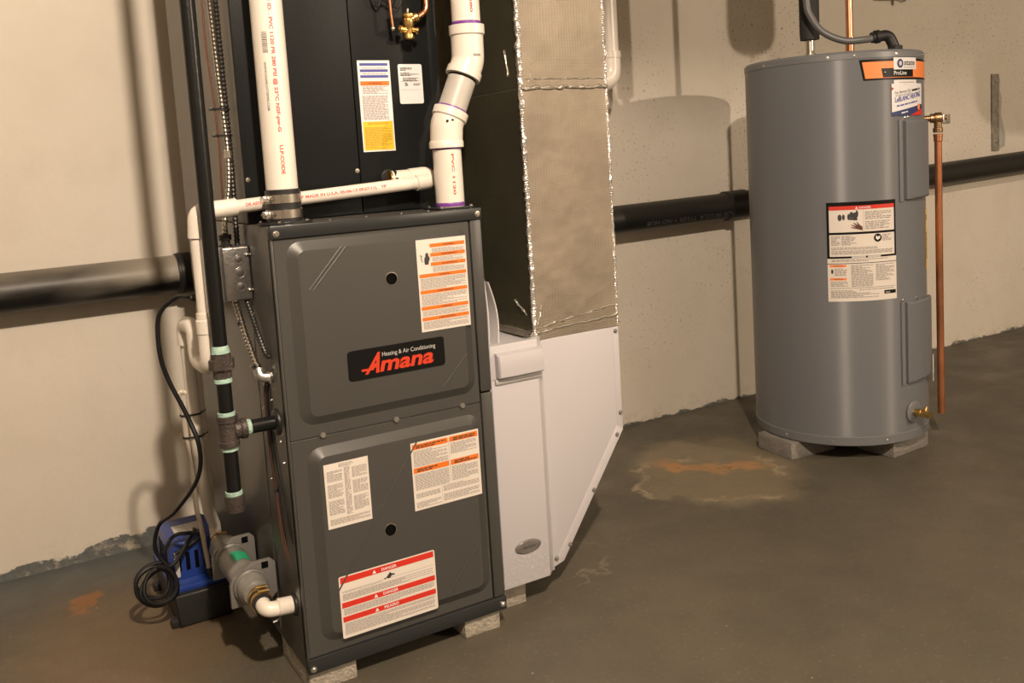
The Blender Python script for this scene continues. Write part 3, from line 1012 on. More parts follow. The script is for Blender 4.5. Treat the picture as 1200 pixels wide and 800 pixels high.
# ------------------------------------------------------------------ exhaust vent pipe
VX, VY, VR = 0.0475, 0.055, 0.0303
ven = thing('vent_pipe', 'straight white plastic vent pipe with steel banded coupling on the furnace top', 'pipe', (VX, VY, ZT))
MB().cyl((VX, VY, 0.972), (VX-0.001, VY, 1.92), VR, n=40).build('pipe', 'pvc', ven)
MB().lathe([(0.052, 0.001), (0.052, 0.005), (0.040, 0.006)], (VX, VY, ZT), (0, 0, 1), 32).build('collar_plate', 'furnace_trim', ven)
MB().lathe([(0.0335, 0.006), (0.0335, 0.066), (0.0305, 0.067)], (VX, VY, ZT), (0, 0, 1), 36).build('rubber_coupling', 'rubber', ven)
for z in (0.011, 0.040):
    c = MB().lathe([(0.0335, z), (0.0352, z+0.001), (0.0352, z+0.017), (0.0335, z+0.018)], (VX, VY, ZT), (0, 0, 1), 36, caps=False).build('hose_clamp', 'steel', ven)
    cx, cy = VX-0.036, VY-0.012
    MB().box(cx-0.008, cx+0.004, cy-0.010, cy+0.010, ZT+z+0.002, ZT+z+0.016, 0.002).build('clamp_housing', 'steel', c)
    MB().cyl((cx-0.004, cy-0.020, ZT+z+0.009), (cx-0.004, cy+0.016, ZT+z+0.009), 0.0042, n=8).build('clamp_screw', 'screw', c)
for a in (0.5, 2.6, 4.2, 5.5):
    screw_head(ven, (VX+0.046*math.cos(a), VY+0.046*math.sin(a), ZT+0.005), (0, 0, 1), 0.0028)
view = Vector((CAM_POS.x-VX, CAM_POS.y-VY, 0)).normalized()


def turn(v, deg):
    return Matrix.Rotation(math.radians(deg), 3, 'Z') @ v


S = along((VX, VY, 1.360), (0, 0, -1), turn(view, 10), VR)
mb = MB()
text(mb, S, '2005 ID. . PVC 1120 PR 280 PSI @ 23°C NSF-pw-G', 0.0, -0.003, 0.0062, 0.0004, width=0.265, bold=0.03)
mb.build('printed_text', 'pipe_red_ink', ven)
text(MB(), S, 'U.P.CODE', 0.290, -0.003, 0.0062, 0.0004, width=0.055, bold=0.03).build('printed_text', 'pipe_red_ink', ven)
S = along((VX, VY, 1.225), (0, 0, -1), turn(view, -22), VR)
mb = MB()
text(mb, S, 'WWW.CHARLOTTEPIPE.COM', 0.0, -0.002, 0.0042, 0.0004, width=0.090, bold=0.02)
mb.build('printed_text', 'pipe_grey_ink', ven)
mb = MB()
rb = random.Random(4)
u = -0.055
while u < -0.018:
    w = rb.choice((0.0008, 0.0012, 0.0018))
    sheet(mb, S, u, u+w, -0.002, 0.008, 0.0004, 1, 3)
    u += w+rb.choice((0.0007, 0.0012))
tag(mb.build('barcode', 'pipe_grey_ink', ven), kind='stuff')

# ------------------------------------------------------------------ intake pipe with two 45 degree elbows
IX, IY = 0.405, 0.055
inp = thing('intake_pipe', 'white plastic intake pipe with two angled elbows and purple primer marks', 'pipe', (IX, IY, ZT))
a0 = Vector((IX, IY, ZT+0.004)); a1 = Vector((IX, IY, 1.050))
b1 = Vector((0.4085, IY, 1.095)); b2 = Vector((0.468, IY, 1.225))
c1 = Vector((0.471, IY, 1.280)); c2 = Vector((0.473, IY, 1.90))
dirn = (b2-b1).normalized()
MB().cyl(a0, a1+Vector((0, 0, 0.02)), VR, n=36).build('pipe', 'pvc', inp)
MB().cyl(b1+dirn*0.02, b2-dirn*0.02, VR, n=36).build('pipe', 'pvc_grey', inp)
MB().cyl(c1, c2, VR, n=36).build('pipe', 'pvc', inp)
MB().lathe([(VR+0.0005, 0.006), (VR+0.0009, 0.007), (VR+0.0009, 0.013), (VR+0.0003, 0.014)], (IX, IY, ZT), (0, 0, 1), 36, caps=False).build('primer_ring', 'primer', inp)
MB().box(IX-0.045, IX+0.034, IY-0.044, IY+0.045, ZT+0.001, ZT+0.005, 0.002).build('collar_plate', 'furnace_trim', inp)
for (sx, sy) in ((-0.040, -0.038), (0.029, -0.038), (-0.035, 0.03)):
    screw_head(inp, (IX+sx, IY+sy, ZT+0.005), (0, 0, 1), 0.003)
HR = 0.0365
e1a = a1-Vector((0, 0, 0.002))
mb = MB()
path = fillet([e1a+Vector((0, 0, 0.006)), b1, b1+dirn*0.034], 0.05, 8)
mb.tube(path, 0.0345, 32)
mb.lathe([(0.032, 0.0), (HR, 0.0005), (HR, 0.012), (0.0345, 0.016)], e1a, (0, 0, 1), 36)
mb.lathe([(0.0345, 0.0), (HR+0.0012, 0.003), (HR+0.0012, 0.019), (0.0315, 0.020), (0.031, 0.012)], b1+dirn*0.014, dirn, 36)
el1 = mb.build('elbow', 'pvc', inp)
MB().lathe([(0.0305, 0.0), (0.0322, 0.0003), (0.0322, 0.005), (0.0305, 0.0055)], b1+dirn*0.0328, dirn, 36, caps=False).build('primer_ring', 'primer', inp)
for s in (-1, 1):
    MB().ball((0.4005+0.006*s, IY-0.0335, 1.104+0.0005*s), (0.0030, 0.002, 0.0022), 10).build('paint_spot', 'gap_black', el1)
MB().lathe([(VR+0.0003, 0.0), (VR+0.0009, 0.0005), (VR+0.0009, 0.0035), (VR+0.0003, 0.004)], a1-Vector((0, 0, 0.0055)), (0, 0, 1), 36, caps=False).build('primer_ring', 'primer', inp)
mb = MB()
path = fillet([b2-dirn*0.034, b2+dirn*0.004, c1+Vector((0, 0, 0.012))], 0.05, 8)
mb.tube(path, 0.0345, 32)
mb.lathe([(0.031, 0.0), (HR+0.0012, 0.0005), (HR+0.0012, 0.016), (0.0345, 0.019)], b2-dirn*0.034, dirn, 36)
mb.lathe([(0.0345, 0.0), (HR+0.0012, 0.003), (HR+0.0012, 0.022), (0.0315, 0.023)], c1, (0, 0, 1), 36)
el2 = mb.build('elbow', 'pvc', inp)
MB().lathe([(0.0306, 0.0), (0.0312, 0.0003), (0.0312, 0.003), (0.0306, 0.0035)], b2-dirn*0.0385, dirn, 36, caps=False).build('primer_ring', 'gap_black', inp)
MB().lathe([(VR+0.0003, 0.0), (VR+0.0009, 0.0005), (VR+0.0009, 0.006), (VR+0.0003, 0.0065)], c1+Vector((0, 0, 0.023)), (0, 0, 1), 36, caps=False).build('primer_ring', 'primer', inp)
view2 = Vector((CAM_POS.x-IX, CAM_POS.y-IY, 0)).normalized()
mb = MB()
text(mb, along((IX, IY, 1.035), (0, 0, -1), turn(view2, 20), VR), 'PVC 1120', 0.0, -0.002, 0.0052, 0.0004, width=0.085, bold=0.03)
mb.build('printed_text', 'pipe_red_ink', inp)
mb = MB()
text(mb, along((c1.x, IY, 1.385), (0, 0, -1), turn(view2, 22), VR), 'PR 280', 0.0, -0.002, 0.0054, 0.0004, width=0.060, bold=0.03)
mb.build('printed_text', 'pipe_red_ink', inp)
mb = MB()
S = along((0.470, IY, 1.246), (1, 0, 0), turn(view2, 30), 0.0346)
S = around(0.470, IY, 0.0346, math.radians(-2), 1.235)
for k in range(9):
    sheet(mb, S, k*0.0020-0.004, k*0.0020-0.004+0.0012, 0.0, 0.005, 0.0006)
mb.build('printed_text', 'pipe_grey_ink', el2)

# ------------------------------------------------------------------ condensate drain piping
DR = 0.0133
DY = 0.1060
dr = thing('drain_piping', 'white plastic condensate drain pipe crossing the furnace top and dropping beside it', 'pipe', (-0.108, DY, 0.70))
MB().tube([(-0.085, DY, 0.9555), (0.372, DY, 0.9795)], DR, 24).build('pipe', 'pvc', dr)
mb = MB().tube(fillet([(0.352, DY, 0.9785), (0.386, DY, 0.981), (0.386, DY+0.014, 0.995), (0.345, DY+0.018, 0.993)], 0.012, 6), 0.0170, 24)
mb.build('elbow', 'pvc', dr)
MB().cyl((0.300, DY+0.018, 0.9925), (0.375, DY+0.018, 0.9935), 0.0150, n=24).build('return_stub', 'pvc', dr)
MB().lathe([(0.0135, 0.0), (0.0155, 0.001), (0.0155, 0.006), (0.0135, 0.007)], (0.2975, DY+0.0185, 0.9925), (1, 0, 0), 24).build('stub_ring', 'brass', dr)
MB().lathe([(0.0125, 0.0), (0.0152, 0.0005), (0.0152, 0.008), (0.0125, 0.009)], (0.3065, DY+0.0182, 0.9926), (1, 0, 0), 24).build('stub_gasket', 'rubber', dr)
mb = MB().tube(fillet([(-0.030, DY, 0.9580), (-0.104, DY, 0.9545), (-0.108, DY, 0.905)], 0.020, 8), 0.0172, 24)
mb.build('elbow', 'pvc', dr)
TX, TY2 = -0.110, 0.205
MB().cyl((-0.108, DY, 0.91), (-0.1075, DY, 0.70), DR, n=24).build('pipe', 'pvc', dr)
MB().lathe([(0.0135, 0), (0.0185, 0.001), (0.0185, 0.026), (0.0165, 0.028), (0.0165, 0.040), (0.0135, 0.041)], (-0.1075, DY, 0.722), (0, 0, 1), 24).build('coupling', 'pvc', dr)
mb = MB().tube(fillet([(-0.1075, DY, 0.722), (-0.1075, DY, 0.655), (TX, TY2, 0.655), (TX, TY2, 0.712)], 0.045, 10), 0.0170, 24)
mb.build('trap_bend', 'pvc', dr)
mb = MB().tube(fillet([(TX, TY2, 0.690), (TX, TY2, 0.722), (-0.118, 0.262, 0.722), (-0.118, 0.262, 0.680)], 0.026, 10), 0.0172, 24)
mb.build('trap_bend', 'pvc', dr)
MB().tube(fillet([(-0.118, 0.262, 0.69), (-0.108, 0.30, 0.45), (-0.074, 0.435, 0.262), (-0.058, 0.466, 0.212), (-0.058, 0.466, 0.182), (-0.058, 0.428, 0.182)], {1: 0.1, 2: 0.06, 3: 0.03, 4: 0.016}), DR, 24).build('pipe', 'pvc', dr)
MB().cyl((-0.1135, 0.279, 0.575), (-0.1390, 0.279, 0.579), 0.0046, n=14).build('tube_barb', 'pvc', dr)
TUBE = spline([(-0.078, 0.473, 0.098), (-0.083, 0.473, 0.16), (-0.0905, 0.460, 0.225), (-0.1015, 0.425, 0.275), (-0.118, 0.345, 0.390), (-0.1285, 0.303, 0.450), (-0.1315, 0.292, 0.500), (-0.1345, 0.284, 0.540), (-0.1400, 0.280, 0.570), (-0.1360, 0.279, 0.5790), (-0.1290, 0.279, 0.5775)], 10)
PIPE = [Vector((-0.118, 0.262, 0.69)), Vector((-0.108, 0.30, 0.45))]
for z in (0.528, 0.478):
    px, py = at_height(PIPE, z)
    tx, ty = at_height(TUBE, z)
    t = bundle_tie(((px, py, DR+0.0002), (tx, ty, 0.0057)), z).build('cable_tie', 'rubber', dr)
    MB().tube([(px+0.009, py-0.0135, z), (px+0.020, py-0.019, z+0.008)], 0.0016, 6).build('tie_tail', 'rubber', t)
S = along((-0.030, DY, 0.9584), (0.457, 0, 0.024), (-0.1, -1.0, 0.12), DR)
mb = MB()
text(mb, S, 'DE ASTM D', 0.016, -0.0022, 0.0056, 0.0004, width=0.042, bold=0.03)
mb.build('printed_text', 'pipe_red_ink', dr)
mb = MB()
text(mb, S, '10-P MADE IN U.S.A. 05-06-13 09:57:11L   TP', 0.114, -0.0022, 0.0056, 0.0004, width=0.195, bold=0.03)
mb.build('printed_text', 'pipe_red_ink', dr)

# condensate neutralizer tube held along the furnace foot
NX, NZ = -0.058, 0.182
ne = thing('neutralizer_tube', 'grey plastic condensate neutralizer tube with green label beside the furnace foot', 'filter tube', (NX, 0.26, 0.10))
MB().lathe([(0.018, 0.112), (0.025, 0.116), (0.029, 0.126), (0.031, 0.140), (0.031, 0.395), (0.026, 0.410), (0.018, 0.414)], (NX, 0, NZ), (0, 1, 0), 32).build('tube_body', 'neutralizer_plastic', ne)
for y in (0.165, 0.325):
    f = MB()
    f.prism([(NX-0.040, NZ-0.042), (NX+0.042, NZ-0.042), (NX+0.055, NZ-0.030), (NX+0.055, NZ+0.034), (NX+0.046, NZ+0.043), (NX+0.008, NZ+0.043), (NX-0.034, NZ+0.020), (NX-0.040, NZ+0.006)], y, y+0.012, 'y', 0.002)
    fo = f.build('mounting_flange', 'flange_plastic', ne)
    MB().box(NX+0.026, NX+0.040, y-0.0006, y+0.001, NZ+0.026, NZ+0.040, 0.0003).build('flange_slot', 'gap_black', fo)
    MB().lathe([(0.0315, -0.012), (0.035, -0.010), (0.035, 0.022), (0.0315, 0.024)], (NX, y, NZ), (0, 1, 0), 32, caps=False).build('flange_collar', 'flange_plastic', fo)
S0 = along((NX, 0.200, NZ), (0, 1, 0), (0.05, -0.3, 1), 0.031)
sheet(MB(), S0, 0.030, 0.078, -0.022, 0.014, 0.0008, 1, 8).build('green_label', 'green_label', ne)
MB().lathe([(0.0195, 0.072), (0.0195, 0.118), (0.017, 0.119)], (NX, 0, NZ-0.004), (0, 1, 0), 24).build('rubber_boot', 'rubber', ne)
MB().lathe([(0.0195, 0.400), (0.0195, 0.440), (0.017, 0.441)], (NX, 0, NZ), (0, 1, 0), 24).build('rubber_boot', 'rubber', ne)
for (y, zz) in ((0.082, NZ-0.004), (0.102, NZ-0.004), (0.425, NZ)):
    c = MB().lathe([(0.0196, y-0.004), (0.0212, y-0.004), (0.0212, y+0.004), (0.0196, y+0.004)], (NX, 0, zz), (0, 1, 0), 24, caps=False).build('hose_clamp', 'brass', ne)
    MB().cyl((NX-0.006, y-0.001, zz+0.023), (NX+0.016, y-0.001, zz+0.021), 0.0038, n=8).build('clamp_screw', 'brass', c)
mb = MB().tube(fillet([(-0.0005, 0.052, 0.167), (NX, 0.052, NZ-0.010), (NX, 0.085, NZ-0.004)], 0.018, 8), 0.0150, 24)
mb.lathe([(0.0150, 0), (0.0170, 0.001), (0.0170, 0.028), (0.0150, 0.030)], (-0.006, 0.052, 0.1685), (-0.97, 0, 0.1), 24)
mb.build('elbow', 'pvc', ne)

# ------------------------------------------------------------------ condensate pump
pu = thing('condensate_pump', 'blue condensate pump with black tank on the floor by the furnace', 'pump', (-0.10, 0.57, 0))
MB().prism([(-0.160, 0.0), (-0.040, 0.0), (-0.034, 0.078), (-0.166, 0.078)], 0.440, 0.705, 'y', 0.008, 3).build('tank', 'pump_black', pu)
for y in (0.46, 0.69):
    MB().box(-0.176, -0.150, y-0.012, y+0.012, 0.0, 0.020, 0.003).build('tank_foot', 'pump_black', pu)
cv = MB().box(-0.168, -0.032, 0.455, 0.700, 0.076, 0.092, 0.004)
cv.build('tank_lid', 'pump_blue', pu)
cv = MB()
cv.loft([[(x, y, z) for (x, y) in [(-0.100+sx*(0.060-k), 0.580+sy*(0.088-k)) for (sx, sy) in
        ((-1, -0.8), (-0.85, -1), (0.85, -1), (1, -0.8), (1, 0.8), (0.85, 1), (-0.85, 1), (-1, 0.8))]] for (k, z) in ((0, 0.090), (0, 0.165), (0.006, 0.178), (0.020, 0.182))], True, True)
c = cv.build('motor_cover', 'pump_blue', pu)
for k in range(5):
    MB().box(-0.145+k*0.020, -0.136+k*0.020, 0.4912, 0.4930, 0.112, 0.155, 0.0005).build('vent_slot', 'gap_black', c)
for k in range(4):
    MB().box(-0.1609, -0.1592, 0.525+k*0.028, 0.540+k*0.028, 0.105, 0.160, 0.0005).build('vent_slot', 'gap_black', c)
sheet(MB(), lambda u, v, h: Vector((-0.150+u, 0.4917-h, 0.100+v)), 0.0, 0.010, 0.0, 0.060, 0.0008).build('spec_sticker', 'pump_sticker', c)
MB().box(-0.135, -0.070, 0.545, 0.60, 0.181, 0.184, 0.001).build('top_sticker', 'pump_sticker', c)
MB().cyl((-0.078, 0.473, 0.090), (-0.079, 0.473, 0.112), 0.0075, n=16).build('outlet_barb', 'pump_black', pu)

# clear discharge tube tied along the drain
o = MB().tube(TUBE, 0.0055, 12).build('discharge_tube', 'clear_tube')
tag(o, 'thin clear plastic tube running up from the blue pump beside the drain', 'tube')

# pump power cord with hanging coil
P = [(-0.112, 0.160, 0.787), (-0.122, 0.163, 0.789), (-0.142, 0.20, 0.785), (-0.172, 0.22, 0.752), (-0.178, 0.22, 0.683), (-0.168, 0.22, 0.625), (-0.140, 0.205, 0.543), (-0.126, 0.19, 0.478),
     (-0.128, 0.24, 0.400), (-0.156, 0.37, 0.300), (-0.180, 0.46, 0.245), (-0.190, 0.48, 0.184), (-0.165, 0.47, 0.135)]
cord = MB().tube(spline(P, 10), 0.0046, 12).build('power_cord', 'cord_black', pu)
MB().lathe([(0.007, 0.0), (0.013, 0.004), (0.014, 0.030), (0.010, 0.040), (0.006, 0.055)], (-0.0665, 0.165, 0.785), (-0.97, -0.08, 0.03), 16).build('plug', 'rubber', cord)
rr_ = random.Random(8)
pts = []
for k in range(56):
    a = k*2*PI/13.0
    R = 0.036+0.007*math.sin(k*0.37)
    pts.append((-0.197+R*math.cos(a)+0.004*math.sin(k*0.9), 0.470-0.0006*k+0.010*math.sin(a), 0.112+1.02*R*math.sin(a)+0.003*math.cos(k*0.7)))
MB().tube(spline([(-0.165, 0.47, 0.135)]+pts+[(-0.160, 0.45, 0.150), (-0.120, 0.47, 0.188), (-0.095, 0.52, 0.190), (-0.09, 0.56, 0.180)], 5), 0.0046, 10).build('cable_coil', 'cord_black', cord)
MB().tube(spline([(-0.175, 0.47, 0.175), (-0.150, 0.475, 0.206), (-0.115, 0.48, 0.203), (-0.090, 0.485, 0.190), (-0.110, 0.48, 0.178), (-0.150, 0.475, 0.165)], 8), 0.0044, 10).build('cable_loop', 'cord_black', cord)

# ------------------------------------------------------------------ gas pipe
GX, GY, GR = -0.0955, 0.060, 0.0140
gas = thing('gas_pipe', 'black iron gas pipe with union, tee and drip leg beside the furnace', 'pipe', (GX, GY, 0.37))
MB().cyl((GX, GY, 0.700), (GX+0.001, GY, 1.92), GR, n=28).build('riser', 'iron_pipe', gas)
MB().lathe([(0.0145, 0.0), (0.0172, 0.001), (0.0172, 0.016), (0.0240, 0.018), (0.0240, 0.036), (0.0185, 0.038), (0.0185, 0.046), (0.0145, 0.047)], (GX, GY, 0.641), (0, 0, 1), 8).build('union', 'iron_fitting', gas, 20)
MB().lathe([(0.0143, 0.0), (0.0175, 0.002), (0.0168, 0.008), (0.0150, 0.015), (0.0141, 0.016)], (GX, GY, 0.687), (0, 0, 1), 20).build('pipe_dope', 'pipe_dope', gas)
MB().lathe([(0.0142, 0.0), (0.0168, 0.002), (0.0165, 0.008), (0.0142, 0.011)], (GX, GY, 0.631), (0, 0, 1), 20).build('pipe_dope', 'pipe_dope', gas)
MB().cyl((GX, GY, 0.565), (GX, GY, 0.645), GR, n=28).build('nipple', 'iron_pipe', gas)
MB().lathe([(0.0142, 0.0), (0.0165, 0.001), (0.0165, 0.009), (0.0142, 0.010)], (GX, GY, 0.566), (0, 0, 1), 20).build('pipe_dope', 'pipe_dope', gas)
mb = MB().lathe([(0.0150, 0.0), (0.0200, 0.001), (0.0200, 0.011), (0.0178, 0.013), (0.0178, 0.047), (0.0200, 0.049), (0.0200, 0.060), (0.0150, 0.061)], (GX, GY, 0.508), (0, 0, 1), 28)
mb.lathe([(0.0150, 0.010), (0.0175, 0.012), (0.0175, 0.022), (0.0198, 0.024), (0.0198, 0.034), (0.0150, 0.035)], (GX, GY, 0.538), (1, 0, 0), 28)
mb.build('tee', 'iron_fitting', gas)
MB().lathe([(0.0136, 0.0), (0.0158, 0.001), (0.0152, 0.008), (0.0136, 0.009)], (GX+0.0345, GY, 0.538), (1, 0, 0), 20).build('pipe_dope', 'pipe_dope', gas)
MB().cyl((GX+0.030, GY, 0.538), (0.004, GY, 0.537), 0.0135, n=28).build('branch_pipe', 'iron_pipe', gas)
MB().lathe([(0.0142, 0.0), (0.0162, 0.001), (0.0162, 0.007), (0.0142, 0.008)], (GX, GY, 0.500), (0, 0, 1), 20).build('pipe_dope', 'pipe_dope', gas)
MB().cyl((GX, GY, 0.405), (GX, GY, 0.512), GR, n=28).build('drip_leg', 'iron_pipe', gas)
MB().lathe([(0.0142, 0.0), (0.0160, 0.001), (0.0160, 0.008), (0.0142, 0.009)], (GX, GY, 0.4125), (0, 0, 1), 20).build('pipe_dope', 'pipe_dope', gas)
MB().lathe([(0.010, 0.0), (0.0175, 0.002), (0.0185, 0.008), (0.0195, 0.026), (0.0195, 0.033), (0.0145, 0.034)], (GX, GY, 0.380), (0, 0, 1), 16).build('end_cap', 'iron_fitting', gas)

# ------------------------------------------------------------------ junction box on the furnace side
jb = thing('junction_box', 'galvanized steel junction box with three knockouts on the furnace side', 'electrical box', (-0.032, 0.17, 0.77))
JX0, JX1, JZ0, JZ1, JY = -0.0565, -0.001, 0.7695, 0.8790, 0.150
MB().box(JX0, JX1, JY, JY+0.062, JZ0, JZ1, 0.005, 3).build('box_body', 'box_zinc', jb)
MB().box(JX0-0.0105, JX0+0.001, JY-0.001, JY+0.066, JZ0-0.002, JZ1+0.002, 0.003).build('cover_plate', 'box_zinc', jb)
for (z, r) in ((0.8525, 0.0078), (0.8255, 0.0098), (0.7975, 0.0078)):
    k = MB().lathe([(r+0.0016, 0), (r+0.0014, 0.0012), (r-0.0006, 0.0012), (r-0.0008, 0.0001)], (-0.0235, JY, z), (0, -1, 0), 24, caps=False).build('knockout_ring', 'screw', jb)
    MB().lathe([(r*0.86, 0), (r*0.86, 0.0004), (r*0.80, 0.0006)], (-0.0235, JY, z), (0, -1, 0), 24).build('knockout', 'box_zinc_dark', k)
for z in (0.861, 0.790):
    MB().cyl((-0.006, JY-0.001, z), (0.0, JY-0.004, z), 0.0025, n=10).build('mounting_screw', 'screw', jb)
    MB().ball((-0.0080, JY-0.0015, z), 0.0034, 10).build('mounting_screw', 'screw', jb)
MB().lathe([(0.0130, 0.0), (0.0130, 0.004), (0.0095, 0.005), (0.0095, 0.013), (0.0125, 0.014), (0.0125, 0.024), (0.0085, 0.025)], (-0.040, JY+0.025, JZ1-0.001), (0, 0, 1), 10).build('box_connector', 'conduit_dark', jb)

# ------------------------------------------------------------------ flexible conduits and wires
def armoured(path, r, pitch=0.0036, amp=0.16):
    """ribbed metal conduit"""
    pts = [Vector(p) for p in path]
    d = [0.0]
    for i in range(1, len(pts)):
        d.append(d[-1]+(pts[i]-pts[i-1]).length)
    out, rad, i, s = [], [], 0, 0.0
    k = 0
    while s < d[-1]:
        while d[i+1] < s:
            i += 1
        t = (s-d[i])/max(1e-9, d[i+1]-d[i])
        out.append(pts[i].lerp(pts[i+1], t))
        rad.append(r*(1+amp) if k % 2 else r*(1-amp))
        s += pitch; k += 1
    return MB().tube(out, rad, 12)


CY2 = 0.172
cn = thing('flexible_conduit', 'shiny ribbed metal conduit dropping into the top of the junction box', 'conduit', (-0.035, CY2, 0.90))
SHINY = spline([(-0.032, CY2, 1.90), (-0.030, CY2, 1.45), (-0.026, CY2, 1.25), (-0.022, CY2, 1.14), (-0.020, CY2, 1.07), (-0.024, CY2, 1.00), (-0.038, CY2, 0.93), (-0.040, CY2+0.003, 0.902)], 12)
DARK = spline([(-0.0150, CY2+0.016, 1.90), (-0.0140, CY2+0.016, 1.45), (-0.0125, CY2+0.016, 1.2), (-0.0115, CY2+0.016, 1.05), (-0.0120, CY2+0.022, 0.95), (-0.0125, CY2+0.025, 0.874)], 12)
WIRE = spline([(-0.042, CY2+0.004, 1.90), (-0.042, CY2+0.004, 1.40), (-0.042, CY2+0.004, 1.27), (-0.0375, CY2+0.004, 1.18), (-0.0345, CY2+0.004, 1.08), (-0.0350, CY2+0.014, 0.98), (-0.028, CY2+0.032, 0.878)], 10)
armoured(SHINY, 0.0052, 0.0042).build('ribbed_sleeve', 'steel', cn)
MB().lathe([(0.0062, 0), (0.0088, 0.002), (0.0088, 0.016), (0.0062, 0.018)], (-0.0205, CY2, 1.052), (0, 0, 1), 10).build('sleeve_coupling', 'screw', cn)
for z in (1.150, 1.098):
    ring = [(*at_height(SHINY, z), 0.0061), (*at_height(DARK, z), 0.0065), (*at_height(WIRE, z), 0.0022)]
    t = bundle_tie(ring, z, 0.0004).build('cable_tie', 'rubber', cn)
    x, y = ring[2][0], ring[2][1]
    MB().box(x-0.012, x-0.0030, y-0.006, y+0.001, z-0.0025, z+0.0030, 0.001).build('tie_head', 'rubber', t)

o = armoured(DARK, 0.0056, 0.0042).build('flexible_conduit', 'conduit_dark')
tag(o, 'dark ribbed conduit running against the black coil cabinet side', 'conduit')
o = MB().tube(WIRE, 0.0022, 8).build('thermostat_wire', 'wire_brown')
tag(o, 'thin brown thermostat wire tied beside the shiny conduit', 'wire')

cn = thing('flexible_conduit', 'shiny ribbed metal conduit from the junction box into an elbow on the furnace', 'conduit', (-0.02, 0.1, 0.62))
armoured(spline([(-0.034, JY+0.022, JZ0+0.004), (-0.031, JY+0.010, 0.745), (-0.028, JY-0.012, 0.705), (-0.024, JY-0.045, 0.662), (-0.021, JY-0.063, 0.640)], 12), 0.0062, 0.0042).build('ribbed_sleeve', 'steel', cn)
MB().tube(fillet([(-0.021, 0.087, 0.640), (-0.020, 0.079, 0.626), (0.0, 0.074, 0.624)], 0.010, 6), 0.0105, 14).build('elbow_connector', 'zinc', cn)
MB().lathe([(0.0125, 0), (0.0125, 0.004), (0.0095, 0.005)], (-0.0005, 0.074, 0.624), (-1, 0, 0), 10).build('lock_nut', 'screw', cn)
MB().cyl((-0.026, 0.088, 0.636), (-0.012, 0.066, 0.641), 0.0018, n=8).build('strap_screw', 'screw', cn)
for (x, y, z) in ((-0.030, JY+0.002, 0.727), (-0.022, JY-0.058, 0.648)):
    MB().lathe([(0.0062, 0), (0.0080, 0.0005), (0.0080, 0.005), (0.0062, 0.0055)], (x, y, z), (0.05, -0.5, -0.85), 12, caps=False).build('cable_tie', 'rubber', cn)

o = armoured(spline([(-0.012, JY+0.020, JZ0+0.002), (-0.0105, JY-0.010, 0.738), (-0.0085, JY-0.040, 0.702), (-0.0078, JY-0.066, 0.678), (-0.0065, JY-0.080, 0.668), (0.0015, JY-0.085, 0.664)], 12), 0.0052, 0.0040).build('flexible_conduit', 'conduit_dark')
tag(o, 'dark ribbed conduit below the junction box beside the shiny one', 'conduit')

wr = thing('control_wires', 'brown and red control wires hanging down the furnace side', 'wire', (-0.006, 0.1, 0.25))
MB().tube(spline([(0.001, 0.112, 0.612), (-0.006, 0.113, 0.590), (-0.006, 0.116, 0.50), (-0.005, 0.108, 0.42), (-0.005, 0.098, 0.35), (-0.004, 0.086, 0.29), (0.001, 0.070, 0.245)], 10), 0.0020, 8).build('wire', 'wire_brown', wr)
MB().tube(spline([(0.001, 0.104, 0.612), (-0.006, 0.105, 0.590), (-0.006, 0.1075, 0.50), (-0.005, 0.100, 0.42), (-0.004, 0.088, 0.33), (0.001, 0.064, 0.245)], 10), 0.0020, 8).build('wire', 'wire_red', wr)
MB().tube(spline([(0.001, 0.095, 0.608), (-0.005, 0.096, 0.590), (-0.005, 0.0985, 0.53), (-0.005, 0.092, 0.47), (-0.004, 0.064, 0.40), (-0.004, 0.042, 0.35), (0.001, 0.027, 0.30)], 10), 0.0024, 8).build('wire', 'cord_black', wr)
MB().box(-0.010, -0.001, 0.094, 0.106, 0.386, 0.392, 0.001).build('wire_clip', 'rubber', wr)

# ------------------------------------------------------------------ white filter cabinet and return boot
FX1 = 0.612
fc = thing('filter_cabinet', 'white air filter cabinet with tall door beside the furnace', 'filter cabinet', (0.53, 0.38, 0.06))
MB().box(W+0.003, FX1, 0.055, 0.70, 0.060, 0.6040, 0.002).build('body', 'white_metal', fc)
MB().box(W+0.006, FX1-0.006, 0.085, 0.60, 0.6041, 0.6055, 0.0005).build('top_flange', 'white_metal', fc)
MB().prism([(0.449, 0.054), (0.463, 0.030), (0.583, 0.030), (0.607, 0.054)], 0.064, 0.616, 'z', 0.002).build('door', 'white_door', fc)
mb = MB()
prof = [(0.0545, 0.6000), (0.020, 0.5995), (0.0120, 0.595), (0.0095, 0.583), (0.0085, 0.566), (0.0095, 0.548), (0.013, 0.545), (0.022, 0.546), (0.030, 0.552)]
x0, x1 = 0.4735, 0.5895
rings = []
for (x, k) in ((x0, 0.75), (x0+0.003, 0.93), (x0+0.03, 1.0), (x1-0.03, 1.0), (x1-0.003, 0.93), (x1, 0.75)):
    rings.append([(x, 0.032-(0.032-y)*k if y < 0.032 else y, z) for (y, z) in prof])
mb.loft(rings, True, True)
h = mb.build('door_handle', 'white_door', fc)
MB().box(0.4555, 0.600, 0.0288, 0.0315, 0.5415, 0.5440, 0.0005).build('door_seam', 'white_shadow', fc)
MB().box(0.470, 0.590, 0.0240, 0.0315, 0.5300, 0.5420, 0.003).build('grip_shade', 'white_shadow', fc)  # raised strip in darker white, painted shade below the handle
bg = MB()
rings = []
for (k, y) in ((1.0, 0.0305), (1.0, 0.0275), (0.88, 0.0258)):
    rings.append([(0.528+0.0335*k*math.cos(a), y, 0.150+0.0155*k*math.sin(a)) for a in [2*PI*i/28 for i in range(28)]])
bg.loft(rings)
bgo = bg.build('oval_badge', 'badge_silver', fc)
bgo['label'] = 'silver oval maker badge'
